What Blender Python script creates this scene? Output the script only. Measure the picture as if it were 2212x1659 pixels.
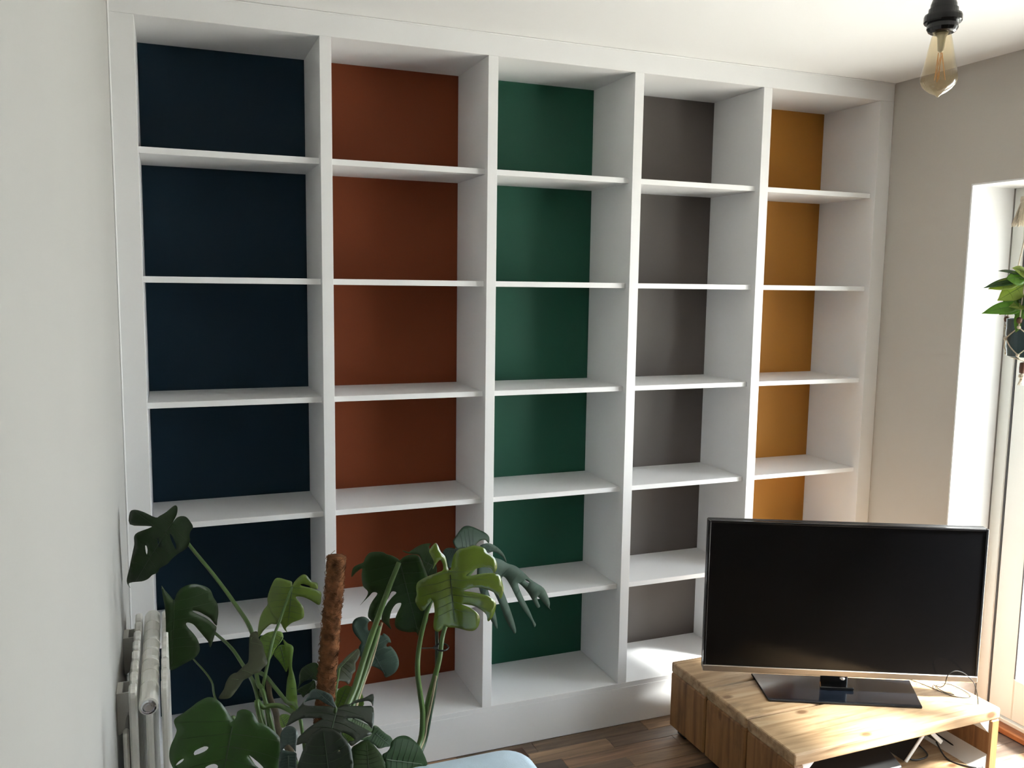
import bpy, bmesh, math, random
from mathutils import Vector, Matrix
from mathutils.geometry import delaunay_2d_cdt
random.seed(7)
for o in list(bpy.data.objects): bpy.data.objects.remove(o)
SC = bpy.context.scene
COL = SC.collection

# ------------------------------------------------------------------ camera
cam = bpy.data.objects.new('camera', bpy.data.cameras.new('camera'))
COL.objects.link(cam)
_y, _p, _r = math.radians(21.6113), math.radians(-6.6639), math.radians(0.7872)
fwd = Vector((math.sin(_y)*math.cos(_p), math.cos(_y)*math.cos(_p), math.sin(_p)))
rgt = Vector((math.cos(_y), -math.sin(_y), 0)); upv = rgt.cross(fwd)
r2 = math.cos(_r)*rgt + math.sin(_r)*upv; u2 = -math.sin(_r)*rgt + math.cos(_r)*upv
M = Matrix((r2, u2, -fwd)).transposed().to_4x4(); M.translation = Vector((0.2477, -2.6696, 1.618))
cam.matrix_world = M
cam.data.sensor_width = 36; cam.data.lens = 36*1871.29/2212; cam.data.clip_start = 0.02
SC.camera = cam

# ------------------------------------------------------------------ sky, sun, exposure
world = bpy.data.worlds.new('overcast_sky'); SC.world = world; world.use_nodes = True
wn = world.node_tree.nodes; wl = world.node_tree.links
bg = wn['Background']; bg.inputs['Color'].default_value = (0.90, 0.96, 1.04, 1); bg.inputs['Strength'].default_value = SKY = 10.5
sd = bpy.data.lights.new('hazy_sun', 'SUN'); sd.energy = 46; sd.angle = math.radians(9); sd.color = (1, .985, .96)
sun = bpy.data.objects.new('hazy_sun', sd); COL.objects.link(sun); sun.location = (8, -8, 7)
_e = math.radians(49.5); _d = Vector((-.75*math.cos(_e), .66*math.cos(_e), -math.sin(_e)))
sun.rotation_euler = _d.to_track_quat('-Z', 'Y').to_euler()
SC.view_settings.view_transform = 'Standard'; SC.view_settings.look = 'None'
SC.view_settings.gamma = 1; SC.view_settings.use_curve_mapping = False
SC.view_settings.exposure = 0.22

# ------------------------------------------------------------------ materials
def rgb(h, k=1.0):
    h = h.lstrip('#'); c = [int(h[i:i+2], 16)/255 for i in (0, 2, 4)]
    c = [x/12.92 if x <= .04045 else ((x+.055)/1.055)**2.4 for x in c]
    return tuple(min(1, x*k) for x in c) + (1,)
def mat(name, col, rough=.5, spec=.5, metal=0, var=0, vscale=8, bump=0, bscale=60, stretch=(1, 1, 1), coat=0, ior=None):
    m = bpy.data.materials.new(name); m.use_nodes = True
    nt = m.node_tree; b = nt.nodes['Principled BSDF']
    b.inputs['Base Color'].default_value = col; b.inputs['Roughness'].default_value = rough
    b.inputs['Specular IOR Level'].default_value = spec; b.inputs['Metallic'].default_value = metal
    b.inputs['Coat Weight'].default_value = coat
    if ior: b.inputs['IOR'].default_value = ior
    if var or bump:
        tc = nt.nodes.new('ShaderNodeTexCoord'); mp = nt.nodes.new('ShaderNodeMapping')
        mp.inputs['Scale'].default_value = stretch; nt.links.new(tc.outputs['Object'], mp.inputs['Vector'])
    if var:
        n = nt.nodes.new('ShaderNodeTexNoise'); n.inputs['Scale'].default_value = vscale; n.inputs['Detail'].default_value = 4
        nt.links.new(mp.outputs[0], n.inputs['Vector'])
        r = nt.nodes.new('ShaderNodeValToRGB')
        r.color_ramp.elements[0].position = .3; r.color_ramp.elements[1].position = .7
        r.color_ramp.elements[0].color = tuple(c*(1-var) for c in col[:3]) + (1,)
        r.color_ramp.elements[1].color = tuple(min(1, c*(1+var)) for c in col[:3]) + (1,)
        nt.links.new(n.outputs['Fac'], r.inputs['Fac']); nt.links.new(r.outputs['Color'], b.inputs['Base Color'])
    if bump:
        n2 = nt.nodes.new('ShaderNodeTexNoise'); n2.inputs['Scale'].default_value = bscale; n2.inputs['Detail'].default_value = 3
        nt.links.new(mp.outputs[0], n2.inputs['Vector'])
        bp = nt.nodes.new('ShaderNodeBump'); bp.inputs['Strength'].default_value = bump; bp.inputs['Distance'].default_value = .002
        nt.links.new(n2.outputs['Fac'], bp.inputs['Height']); nt.links.new(bp.outputs['Normal'], b.inputs['Normal'])
    return m
def leafmat(name, col, rough=.38, trans=.25, tcol=None, spec=.5):
    m = mat(name, col, rough, spec, var=.22, vscale=14, bump=.25, bscale=35)
    nt = m.node_tree; b = nt.nodes['Principled BSDF']; out = nt.nodes['Material Output']
    t = nt.nodes.new('ShaderNodeBsdfTranslucent'); t.inputs['Color'].default_value = tcol or tuple(min(1, c*1.6) for c in col[:3]) + (1,)
    mx = nt.nodes.new('ShaderNodeMixShader'); mx.inputs[0].default_value = trans
    nt.links.new(b.outputs[0], mx.inputs[1]); nt.links.new(t.outputs[0], mx.inputs[2]); nt.links.new(mx.outputs[0], out.inputs['Surface'])
    return m
def woodmat(name, ramp, axis, rough=.55, grain=1.0, stain=.5, knots=True):
    """timber: long grain along axis, stains and dark knots, random offset per board"""
    m = bpy.data.materials.new(name); m.use_nodes = True; nt = m.node_tree; N = nt.nodes; Lk = nt.links
    b = N['Principled BSDF']; b.inputs['Roughness'].default_value = rough
    tc = N.new('ShaderNodeTexCoord'); oi = N.new('ShaderNodeObjectInfo')
    ad = N.new('ShaderNodeVectorMath'); ad.operation = 'MULTIPLY_ADD'; ad.inputs[1].default_value = (37, 23, 11)
    Lk.new(oi.outputs['Random'], ad.inputs[0]); Lk.new(tc.outputs['Object'], ad.inputs[2])
    mp = N.new('ShaderNodeMapping'); sc = [14, 14, 14]; sc[axis] = 1.1; mp.inputs['Scale'].default_value = sc
    Lk.new(ad.outputs[0], mp.inputs['Vector'])
    n1 = N.new('ShaderNodeTexNoise'); n1.inputs['Scale'].default_value = 3.2; n1.inputs['Detail'].default_value = 8; n1.inputs['Distortion'].default_value = .8
    Lk.new(mp.outputs[0], n1.inputs['Vector'])
    r = N.new('ShaderNodeValToRGB'); els = r.color_ramp.elements
    els[0].position = .25; els[0].color = ramp[0]; els[1].position = .8; els[1].color = ramp[2]
    e = els.new(.5); e.color = ramp[1]
    Lk.new(n1.outputs['Fac'], r.inputs['Fac'])
    col = r.outputs['Color']
    n2 = N.new('ShaderNodeTexNoise'); n2.inputs['Scale'].default_value = 5.5; n2.inputs['Detail'].default_value = 6; n2.inputs['Roughness'].default_value = .65
    mp2 = N.new('ShaderNodeMapping'); s2 = [1.6, 1.6, 1.6]; s2[axis] = .7; mp2.inputs['Scale'].default_value = s2
    Lk.new(ad.outputs[0], mp2.inputs['Vector']); Lk.new(mp2.outputs[0], n2.inputs['Vector'])
    r2_ = N.new('ShaderNodeValToRGB'); r2_.color_ramp.elements[0].position = .52; r2_.color_ramp.elements[0].color = (1, 1, 1, 1)
    r2_.color_ramp.elements[1].position = .72; r2_.color_ramp.elements[1].color = (1-stain, 1-stain, 1-stain*.95, 1)
    Lk.new(n2.outputs['Fac'], r2_.inputs['Fac'])
    mx = N.new('ShaderNodeMix'); mx.data_type = 'RGBA'; mx.blend_type = 'MULTIPLY'; mx.inputs['Factor'].default_value = 1
    Lk.new(col, mx.inputs[6]); Lk.new(r2_.outputs['Color'], mx.inputs[7]); col = mx.outputs[2]
    if knots:
        v = N.new('ShaderNodeTexVoronoi'); v.inputs['Scale'].default_value = 1.0
        mp3 = N.new('ShaderNodeMapping'); s3 = [9, 9, 9]; s3[axis] = 5; mp3.inputs['Scale'].default_value = s3
        Lk.new(ad.outputs[0], mp3.inputs['Vector']); Lk.new(mp3.outputs[0], v.inputs['Vector'])
        r3 = N.new('ShaderNodeValToRGB'); r3.color_ramp.elements[0].position = .07; r3.color_ramp.elements[0].color = (.25, .14, .07, 1)
        r3.color_ramp.elements[1].position = .14; r3.color_ramp.elements[1].color = (1, 1, 1, 1)
        Lk.new(v.outputs['Distance'], r3.inputs['Fac'])
        mx2 = N.new('ShaderNodeMix'); mx2.data_type = 'RGBA'; mx2.blend_type = 'MULTIPLY'; mx2.inputs['Factor'].default_value = .8
        Lk.new(col, mx2.inputs[6]); Lk.new(r3.outputs['Color'], mx2.inputs[7]); col = mx2.outputs[2]
    mr = N.new('ShaderNodeMapRange'); mr.inputs['To Min'].default_value = .78; mr.inputs['To Max'].default_value = 1.08
    Lk.new(oi.outputs['Random'], mr.inputs['Value'])
    mv = N.new('ShaderNodeVectorMath'); mv.operation = 'SCALE'; Lk.new(col, mv.inputs[0]); Lk.new(mr.outputs[0], mv.inputs['Scale']); col = mv.outputs[0]
    Lk.new(col, b.inputs['Base Color'])
    bp = N.new('ShaderNodeBump'); bp.inputs['Strength'].default_value = .25; bp.inputs['Distance'].default_value = .001*grain
    Lk.new(n1.outputs['Fac'], bp.inputs['Height']); Lk.new(bp.outputs['Normal'], b.inputs['Normal'])
    return m

WHITE = mat('white_satin_paint', (.83, .83, .835, 1), .38, .45, var=.012, vscale=3, bump=.05, bscale=40)
WALL = mat('off_white_wall_paint', (.50, .495, .475, 1), .75, .3, var=.02, vscale=2, bump=.12, bscale=90)
GREIGE = mat('warm_grey_wall_paint', (.52, .485, .44, 1), .8, .25, var=.02, vscale=2, bump=.1, bscale=90)
CEIL = mat('white_ceiling_paint', (.84, .84, .84, 1), .85, .2, bump=.08, bscale=80)
BACKS = [mat('navy_panel_paint', (.0055, .021, .037, 1), .55, .2, var=.08, vscale=3),
         mat('rust_panel_paint', (.205, .047, .016, 1), .55, .2, var=.06, vscale=3),
         mat('green_panel_paint', (.017, .090, .056, 1), .5, .25, var=.06, vscale=3),
         mat('grey_panel_paint', (.120, .104, .095, 1), .5, .25, var=.05, vscale=3),
         mat('mustard_panel_paint', (.43, .180, .026, 1), .5, .25, var=.04, vscale=3)]
UPVC = mat('white_door_plastic', (.83, .84, .80, 1), .35, .5, var=.01)
GASKET = mat('grey_rubber_gasket', (.08, .08, .085, 1), .6)
RAD = mat('cream_radiator_enamel', (.82, .81, .76, 1), .28, .5, var=.015, vscale=5)
RADB = mat('grey_bracket_paint', (.62, .61, .57, 1), .5)
CHROME = mat('chrome', (.75, .75, .78, 1), .12, metal=1)
STONE = mat('pale_patio_stone', (.55, .53, .48, 1), .9, var=.1, vscale=4)
T1, T2, T3 = rgb('#8a6c4a'), rgb('#b59570'), rgb('#c9b08e')
WOODX = woodmat('timber_along_board', (T1, T2, T3), 0)
WOODZ = woodmat('timber_upright_shade_toned', (rgb('#6e4a2a'), rgb('#946a40'), rgb('#aa8152')), 2, stain=.45)  # shade of the stand's unlit side put into a darker, browner colour
SILL = woodmat('oak_threshold', (rgb('#6b3a1c'), rgb('#96582e'), rgb('#b27441')), 1, knots=False)
BLACKP = mat('black_gloss_plastic', (.008, .008, .009, 1), .18, .5)
BLACKM = mat('black_matt_plastic', (.012, .012, .012, 1), .5, .4)
SCREEN = mat('dark_television_screen', (.003, .003, .0035, 1), .16, .28)
SILVER = mat('brushed_silver_trim', (.42, .37, .32, 1), .38, metal=1)
GLASSB = mat('dark_glass_base', (.006, .008, .012, 1), .12, .5)
WHITEP = mat('white_gloss_plastic', (.80, .80, .78, 1), .3)
CABLE = mat('black_cable_rubber', (.012, .011, .010, 1), .5)
PALEBLUE = mat('pale_blue_fabric', (.62, .76, .88, 1), .9, .2, var=.05, vscale=20, bump=.6, bscale=500)
DARKWOOD = woodmat('dark_walnut', (rgb('#2a1a10'), rgb('#3d281a'), rgb('#553a26')), 0, knots=False)
TERRA = mat('grey_plant_pot_glaze', (.10, .11, .11, 1), .4)
SOIL = mat('dark_soil', (.02, .014, .01, 1), 1, var=.4, vscale=40, bump=1, bscale=60)
COIR = mat('brown_coir_fibre', (.17, .075, .035, 1), .95, .1, var=.6, vscale=55, bump=1, bscale=140)
LEAF = {
 'dark': leafmat('deep_green_leaf', (.022, .052, .014, 1)), 'dark2': leafmat('dark_green_leaf', (.026, .062, .014, 1), .42, .2, spec=.4),  # two dark greens, each a leaf colour of its own
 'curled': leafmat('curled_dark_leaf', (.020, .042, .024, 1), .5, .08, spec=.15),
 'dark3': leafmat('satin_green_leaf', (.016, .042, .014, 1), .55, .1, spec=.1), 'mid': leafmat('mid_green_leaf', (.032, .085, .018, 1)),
 'bright': leafmat('light_green_leaf', (.16, .24, .045, 1), .3), 'glossy': leafmat('glossy_green_leaf', (.140, .215, .028, 1), .2, .2, spec=.7),
 'young': leafmat('fresh_lime_leaf', (.17, .29, .055, 1), .4), 'olive': leafmat('olive_leaf_underside', (.050, .060, .028, 1), .5),
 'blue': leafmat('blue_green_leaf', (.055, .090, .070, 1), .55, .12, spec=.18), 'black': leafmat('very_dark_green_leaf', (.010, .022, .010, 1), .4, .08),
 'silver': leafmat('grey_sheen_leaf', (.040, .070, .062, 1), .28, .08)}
for _n, _w in (('glossy', .8), ('bright', .4)):
    _b = LEAF[_n].node_tree.nodes['Principled BSDF']; _b.inputs['Coat Weight'].default_value = _w; _b.inputs['Coat Roughness'].default_value = .12
VEIN = leafmat('pale_leaf_vein', (.075, .13, .04, 1), .4, .1)
VEINB = leafmat('blue_grey_vein', (.062, .100, .080, 1), .4, .1)
VEIND = leafmat('dark_leaf_vein', (.026, .058, .018, 1), .4, .1)
STEM = {'stem': leafmat('green_stem', (.075, .14, .035, 1), .4, .05), 'sheath': mat('pale_dry_sheath', (.32, .27, .17, 1), .7, var=.3, vscale=30),
        'brown': mat('brown_stem', (.07, .055, .03, 1), .7, var=.4, vscale=30), 'dark': leafmat('dark_green_stem', (.025, .055, .028, 1), .35, .05)}
ROPE = mat('cream_macrame_rope', (.66, .58, .46, 1), .9, .1, var=.12, vscale=60, bump=1, bscale=300)
TEAL = mat('dark_teal_pot_glaze', (.030, .062, .068, 1), .3, .5)
BEAD = mat('brown_wooden_bead', (.12, .05, .03, 1), .45)
HLEAF = [leafmat('hanging_leaf_green', (.14, .28, .04, 1), .35, .5), leafmat('hanging_leaf_dark', (.05, .12, .035, 1), .3, .35), leafmat('hanging_leaf_lime', (.32, .40, .09, 1), .4, .5)]
FIL = mat('bulb_filament', (.7, .38, .14, 1), .5)
STEMGLASS = mat('bulb_glass_stem', (.62, .58, .45, 1), .25)
def glassmat(name, col, ior=1.45, rough=0):
    m = bpy.data.materials.new(name); m.use_nodes = True; nt = m.node_tree; nt.nodes.remove(nt.nodes['Principled BSDF'])
    f = nt.nodes.new('ShaderNodeFresnel'); f.inputs['IOR'].default_value = ior
    t = nt.nodes.new('ShaderNodeBsdfTransparent'); t.inputs['Color'].default_value = col
    g = nt.nodes.new('ShaderNodeBsdfGlossy'); g.inputs['Roughness'].default_value = rough
    x = nt.nodes.new('ShaderNodeMixShader')
    ge = nt.nodes.new('ShaderNodeNewGeometry'); mu = nt.nodes.new('ShaderNodeMath'); mu.operation = 'SUBTRACT'; mu.use_clamp = True
    nt.links.new(f.outputs[0], mu.inputs[0]); nt.links.new(ge.outputs['Backfacing'], mu.inputs[1])
    for a, b in ((mu.outputs[0], x.inputs[0]), (t.outputs[0], x.inputs[1]), (g.outputs[0], x.inputs[2]), (x.outputs[0], nt.nodes['Material Output'].inputs['Surface'])): nt.links.new(a, b)
    return m
PANE = glassmat('clear_window_glass', (.97, .985, .975, 1))
AMBER = glassmat('amber_bulb_glass', (.97, .90, .74, 1), 1.5, .02)
def twosided(m, ior):
    nt = m.node_tree; f = next(n for n in nt.nodes if n.type == 'FRESNEL'); x = next(n for n in nt.nodes if n.type == 'MIX_SHADER')
    ge = nt.nodes.new('ShaderNodeNewGeometry'); mr = nt.nodes.new('ShaderNodeMapRange')
    mr.inputs['To Min'].default_value = ior; mr.inputs['To Max'].default_value = 1/ior
    nt.links.new(ge.outputs['Backfacing'], mr.inputs['Value']); nt.links.new(mr.outputs[0], f.inputs['IOR'])
    nt.links.new(f.outputs[0], x.inputs[0])
twosided(AMBER, 1.75)
# parquet: every strip its own tone
FLOORM = woodmat('walnut_parquet', (rgb('#524439'), rgb('#766454'), rgb('#957f6a')), 0, rough=.42, stain=.35, knots=False)
def parquet_tone():
    nt = FLOORM.node_tree; N = nt.nodes; b = N['Principled BSDF']
    src = b.inputs['Base Color'].links[0].from_socket
    oi = N.new('ShaderNodeObjectInfo'); r = N.new('ShaderNodeValToRGB'); r.color_ramp.interpolation = 'CONSTANT'
    tones = [(0, (1, .95, .9, 1)), (.2, (.55, .55, .6, 1)), (.38, (1.5, 1.35, 1.15, 1)), (.55, (.8, .75, .72, 1)), (.7, (1.3, 1.1, .95, 1)), (.85, (.65, .62, .62, 1))]
    els = r.color_ramp.elements; els[0].color = tones[0][1]; els[1].position = tones[1][0]; els[1].color = tones[1][1]
    for p, c in tones[2:]: e = els.new(p); e.color = c
    N_ = N.new('ShaderNodeMix'); N_.data_type = 'RGBA'; N_.blend_type = 'MULTIPLY'; N_.inputs['Factor'].default_value = 1
    nt.links.new(oi.outputs['Random'], r.inputs['Fac']); nt.links.new(src, N_.inputs[6]); nt.links.new(r.outputs['Color'], N_.inputs[7]); nt.links.new(N_.outputs[2], b.inputs['Base Color'])
parquet_tone()
def farfloor():
    m = bpy.data.materials.new('walnut_parquet_far'); m.use_nodes = True; nt = m.node_tree; b = nt.nodes['Principled BSDF']; b.inputs['Roughness'].default_value = .42
    tc = nt.nodes.new('ShaderNodeTexCoord'); br = nt.nodes.new('ShaderNodeTexBrick'); nt.links.new(tc.outputs['Object'], br.inputs['Vector'])
    br.inputs['Scale'].default_value = 1; br.inputs['Brick Width'].default_value = .38; br.inputs['Row Height'].default_value = .065; br.inputs['Mortar Size'].default_value = .001
    br.inputs['Color1'].default_value = rgb('#85705c'); br.inputs['Color2'].default_value = rgb('#574a3e'); br.inputs['Mortar'].default_value = rgb('#17100c')
    nt.links.new(br.outputs['Color'], b.inputs['Base Color']); return m
FLOORFAR = farfloor()

# ------------------------------------------------------------------ helpers
def bx(bm, x0, x1, y0, y1, z0, z1, bev=0, seg=1):
    r = bmesh.ops.create_cube(bm, size=1, matrix=Matrix.Translation(((x0+x1)/2, (y0+y1)/2, (z0+z1)/2)) @ Matrix.Diagonal((abs(x1-x0), abs(y1-y0), abs(z1-z0), 1)))
    if bev:
        es = list({e for v in r['verts'] for e in v.link_edges})
        bmesh.ops.bevel(bm, geom=es, offset=bev, segments=seg, profile=.5, affect='EDGES')
def box(*a, **k):
    bm = bmesh.new(); bx(bm, *a, **k); return bm
def lathe(bm, prof, c=(0, 0, 0), n=24, mtx=None, cap=True):
    rings = []
    for r, z in prof:
        rings.append([bm.verts.new((c[0]+r*math.cos(2*math.pi*i/n), c[1]+r*math.sin(2*math.pi*i/n), c[2]+z)) for i in range(n)])
    for a, b in zip(rings, rings[1:]):
        for i in range(n): bm.faces.new((a[i], a[(i+1) % n], b[(i+1) % n], b[i]))
    if cap:
        for rg, rev in ((rings[0], True), (rings[-1], False)):
            bm.faces.new(rg[::-1] if rev else rg)
    if mtx: bmesh.ops.transform(bm, matrix=mtx, verts=[v for rg in rings for v in rg])
def catmull(pts, sub=6, closed=False):
    P = [Vector(p) for p in pts]; n = len(P); out = []
    for i in range(n if closed else n-1):
        g = (lambda k: P[k % n]) if closed else (lambda k: P[max(0, min(n-1, k))])
        a, b, c, d = g(i-1), g(i), g(i+1), g(i+2)
        for s in range(sub):
            t = s/sub
            out.append(.5*((2*b)+(c-a)*t+(2*a-5*b+4*c-d)*t*t+(3*b-a-3*c+d)*t**3))
    if not closed: out.append(P[-1])
    return out
def tube(bm, pts, r0, r1=None, n=8, jit=0):
    r1 = r0 if r1 is None else r1
    P = [Vector(p) for p in pts]; m = len(P); rings = []; up = None
    for i, p in enumerate(P):
        t = (P[min(m-1, i+1)]-P[max(0, i-1)]); t = t.normalized() if t.length > 1e-9 else Vector((0, 0, 1))
        if up is None: up = t.orthogonal().normalized()
        up = (up - t*up.dot(t)); up = up.normalized() if up.length > 1e-6 else t.orthogonal().normalized()
        s = t.cross(up); r = r0+(r1-r0)*i/max(1, m-1)
        rings.append([bm.verts.new(p+(up*math.cos(2*math.pi*k/n)+s*math.sin(2*math.pi*k/n))*(r*(1+random.uniform(-jit, jit)))) for k in range(n)])
    for a, b in zip(rings, rings[1:]):
        for k in range(n): bm.faces.new((a[k], a[(k+1) % n], b[(k+1) % n], b[k]))
    bm.faces.new(rings[0][::-1]); bm.faces.new(rings[-1])
def prism(bm, poly, z0, z1, axis='z', bev=0):
    f = {'z': lambda a, b, c: (a, b, c), 'y': lambda a, b, c: (a, c, b), 'x': lambda a, b, c: (c, a, b)}[axis]
    lo = [bm.verts.new(f(a, b, z0)) for a, b in poly]; hi = [bm.verts.new(f(a, b, z1)) for a, b in poly]; n = len(poly)
    fs = [bm.faces.new(lo[::-1]), bm.faces.new(hi)]
    for i in range(n): fs.append(bm.faces.new((lo[i], lo[(i+1) % n], hi[(i+1) % n], hi[i])))
    bmesh.ops.recalc_face_normals(bm, faces=fs)
    if bev: bmesh.ops.bevel(bm, geom=list({e for f_ in fs for e in f_.edges}), offset=bev, segments=1, affect='EDGES')
def root_of(o):
    while o.parent: o = o.parent
    return o
def obj(name, bm, m, parent=None, local=False, smooth=False, label=None):
    me = bpy.data.meshes.new(name)
    if parent is not None and not local:
        bmesh.ops.transform(bm, matrix=Matrix.Translation(-root_of(parent).location), verts=bm.verts)
    bm.to_mesh(me); bm.free(); me.materials.append(m)
    if smooth:
        for p in me.polygons: p.use_smooth = True
    o = bpy.data.objects.new(name, me); COL.objects.link(o)
    if parent is not None: o.parent = parent
    if label: o['label'] = label
    return o
def thing(name, label, cat, loc=(0, 0, 0), rotz=0, group=None):
    o = bpy.data.objects.new(name, None); COL.objects.link(o); o.location = loc; o.rotation_euler = (0, 0, rotz)
    o.empty_display_size = .05
    return tag(o, label, cat, group)
def tag(o, label, cat, group=None):
    o['label'] = label; o['category'] = cat
    if group: o['group'] = group
    return o
def struct(name, bm, m, label, parent=None):
    o = obj(name, bm, m, parent)
    if parent is None: o['kind'] = 'structure'; o['label'] = label; o['category'] = name.rstrip('0123456789_').split('_')[0]
    return o

# ------------------------------------------------------------------ room shell
XL, XR, ZC = .1152, 2.876, 2.40          # left wall face, right wall face, ceiling
YB = .345                                # wall behind the bookcase
YN = -4.30                               # far end of the room behind the camera
XW = -2.6                                # side alcove beyond the end of the left wall
YE = -2.05                               # end of the left wall
DY0, DY1, DZ = -.378, -2.20, 1.984       # garden door opening
XO = 3.17                                # outer face of right wall
bm = box(XW-.1, XO, YN-.1, YB+.1, -.12, -.006)
bx(bm, XW, XR, YN, -1.30, -.006, 0)
floor = struct('floor', bm, FLOORFAR, 'dark walnut parquet floor of short mixed brown strips')
# individual strips in the part of the floor that is in view
PW = .066; lens = (.28, .36, .44)
pm = {}
for Lp in lens:
    b = box(0, Lp-.0012, 0, PW-.0012, -.0055, 0, bev=.0008)
    me = bpy.data.meshes.new('floor_plank'); b.to_mesh(me); b.free(); me.materials.append(FLOORM); pm[Lp] = me
y = 0.0
while y > -1.30+.001:
    y -= PW; x = XL+.002 + (random.random()*.0)
    first = True
    while x < 3.0:
        Lp = random.choice(lens)
        o = bpy.data.objects.new('floor_plank', pm[Lp]); COL.objects.link(o); o.parent = floor
        o.location = (x, y, 0)
        if first:
            o.scale.x = random.choice((.4, .6, .8, 1)); first = False
        if x+Lp > 3.04: o.scale.x = (3.04-x)/Lp
        if y < DY0-.02 or x+Lp*o.scale.x < XR or True:
            # strips only run into the door recess where the opening is
            if y+PW > DY0 and x+Lp*o.scale.x > XR: o.scale.x = max(.02, (XR-x)/Lp)
        x += Lp*o.scale.x
        if y+PW > DY0 and x >= XR-.02: break
struct('ceiling', box(XW-.1, XO, YN-.1, YB+.1, ZC, ZC+.1), CEIL, 'smooth white painted ceiling')
struct('wall_back', box(XL-.1, XR+.1, YB-.028, YB+.1, 0, ZC), WALL, 'wall behind the tall white bookcase')
struct('wall_left', box(XL-.12, XL, YE, YB, 0, ZC), WALL, 'off white plastered wall beside the radiator')
bm = box(XR, XO, DY0, YB, 0, ZC); bx(bm, XR, XO, DY1, DY0, DZ, ZC); bx(bm, XR, XO, YN, DY1, 0, ZC)
bmesh.ops.remove_doubles(bm, verts=bm.verts, dist=1e-4)
wr = struct('wall_right', bm, GREIGE, 'warm grey wall with the garden door opening')
# white plaster lining of the door recess
bm = box(XR+.001, XO-.09, DY0-.006, DY0, 0, DZ); bx(bm, XR+.001, XO-.09, DY1, DY1+.006, 0, DZ); bx(bm, XR+.001, XO-.09, DY1+.006, DY0-.006, DZ-.006, DZ)
obj('recess_lining', bm, WHITE, wr)
struct('wall_front', box(XW-.1, XR, YN-.1, YN, 0, ZC), WALL, 'off white wall behind the camera')
bm = box(XW, XL-.12, YE, YE+.1, 0, ZC)
struct('wall_alcove', bm, WALL, 'off white wall closing the side alcove')
struct('wall_side', box(XW-.1, XW, YN, YE+.1, 0, ZC), WALL, 'off white far side wall of the alcove')
struct('ground', box(XO, 14, -16, 12, -.35, -.25), STONE, 'pale stone patio outside the garden door')

struct('trim_1', box(XL, XL+.005, -.005, -.0003, .001, ZC-.001, bev=.0015), WHITE, 'thin white caulk bead between left wall and bookcase')
struct('trim_2', box(XL+.001, XR-.001, -.005, -.0003, ZC-.005, ZC-.0003, bev=.0015), WHITE, 'thin white caulk bead between ceiling and bookcase')

# garden door: frame, two leaves with panes, oak threshold strip
d = bpy.data.objects.new('door_1', None); COL.objects.link(d); d.location = (3.09, DY0, 0); d['kind'] = 'structure'; d['label'] = 'white glazed garden door in the right wall'; d['category'] = 'door'
XF = 3.085; fy0, fy1 = DY0-.006, DY1+.006; FW = .048
bm = box(XF, XO-.004, fy0-FW, fy0, 0, DZ-.006, bev=.003); bx(bm, XF, XO-.004, fy1, fy1+FW, 0, DZ-.006, bev=.003)
bx(bm, XF, XO-.004, fy1+FW, fy0-FW, DZ-.006-FW, DZ-.006, bev=.003); bx(bm, XF, XO-.004, fy1+FW, fy0-FW, .0, .035, bev=.003)
obj('door_frame', bm, UPVC, d)
mid = (fy0+fy1)/2
for a, b_ in ((fy0-FW-.005, mid+.004), (mid-.004, fy1+FW+.005)):
    hi, lo = max(a, b_), min(a, b_); SW = .098; z0, z1 = .04, DZ-.06
    bm = box(XF+.006, XF+.06, hi-SW, hi, z0, z1, bev=.004); bx(bm, XF+.006, XF+.06, lo, lo+SW, z0, z1, bev=.004)
    bx(bm, XF+.006, XF+.06, lo+SW, hi-SW, z1-SW, z1, bev=.004); bx(bm, XF+.006, XF+.06, lo+SW, hi-SW, z0, z0+.16, bev=.004)
    lf = obj('door_leaf', bm, UPVC, d)
    obj('glass_pane', box(XF+.028, XF+.034, lo+SW-.004, hi-SW+.004, z0+.156, z1-SW+.004), PANE, lf)
    bm = bmesh.new()
    for (p, q_, r_, s_) in ((hi-SW-.004, hi-SW+.001, z0+.16, z1-SW), (lo+SW-.001, lo+SW+.004, z0+.16, z1-SW)): bx(bm, XF+.004, XF+.0075, p, q_, r_, s_)
    obj('gasket', bm, GASKET, lf)
bm = box(XF+.005, XF+.05, fy0-FW-.006, fy0-FW+.0005, .03, DZ-.06); bx(bm, XF+.02, XF+.05, mid-.004, mid+.004, .04, DZ-.06)
obj('gasket', bm, GASKET, d)
obj('threshold_strip', box(3.04, XF, fy1, fy0, 0, .022, bev=.003), SILL, d)

# ------------------------------------------------------------------ built-in bookcase
X = dict(L0=XL, L1=.1817, d1l=.6821, d1r=.7165, d2l=1.2109, d2r=1.2442, d3l=1.7385, d3r=1.7739, d4l=2.2675, d4r=2.3047, R1=2.8092, R2=XR)
TOP, PL, DEP, SB = 2.331, .1615, .3148, .025
SH = [(1.9648, 1.9830), (1.6045, 1.6224), (1.2410, 1.2584), (.8772, .8944), (.5145, .5315)]
bk = thing('bookcase', 'floor to ceiling white built-in bookcase with five coloured back panels', 'bookcase', (XL, 0, 0))
E_ = .0002
def part(nm, *a, m=WHITE, **k):
    lab = k.pop('label', None); return obj(nm, box(*a, bev=k.pop('bev', .0007)), m, bk, label=lab)
part('plinth', X['L0']+E_, X['R2']-E_, 0, .018, .0005, PL-.018)
part('base_board', X['L0']+E_, X['R2']-E_, 0, DEP-E_, PL-.018+E_, PL)
part('top_rail', X['L0']+E_, X['R2']-E_, 0, DEP-E_, TOP, ZC-.0005)
part('side_stile', X['L0']+E_, X['L1'], 0, DEP-E_, PL+E_, TOP-E_)
part('side_stile', X['R1'], X['R2']-E_, 0, DEP-E_, PL+E_, TOP-E_)
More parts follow.
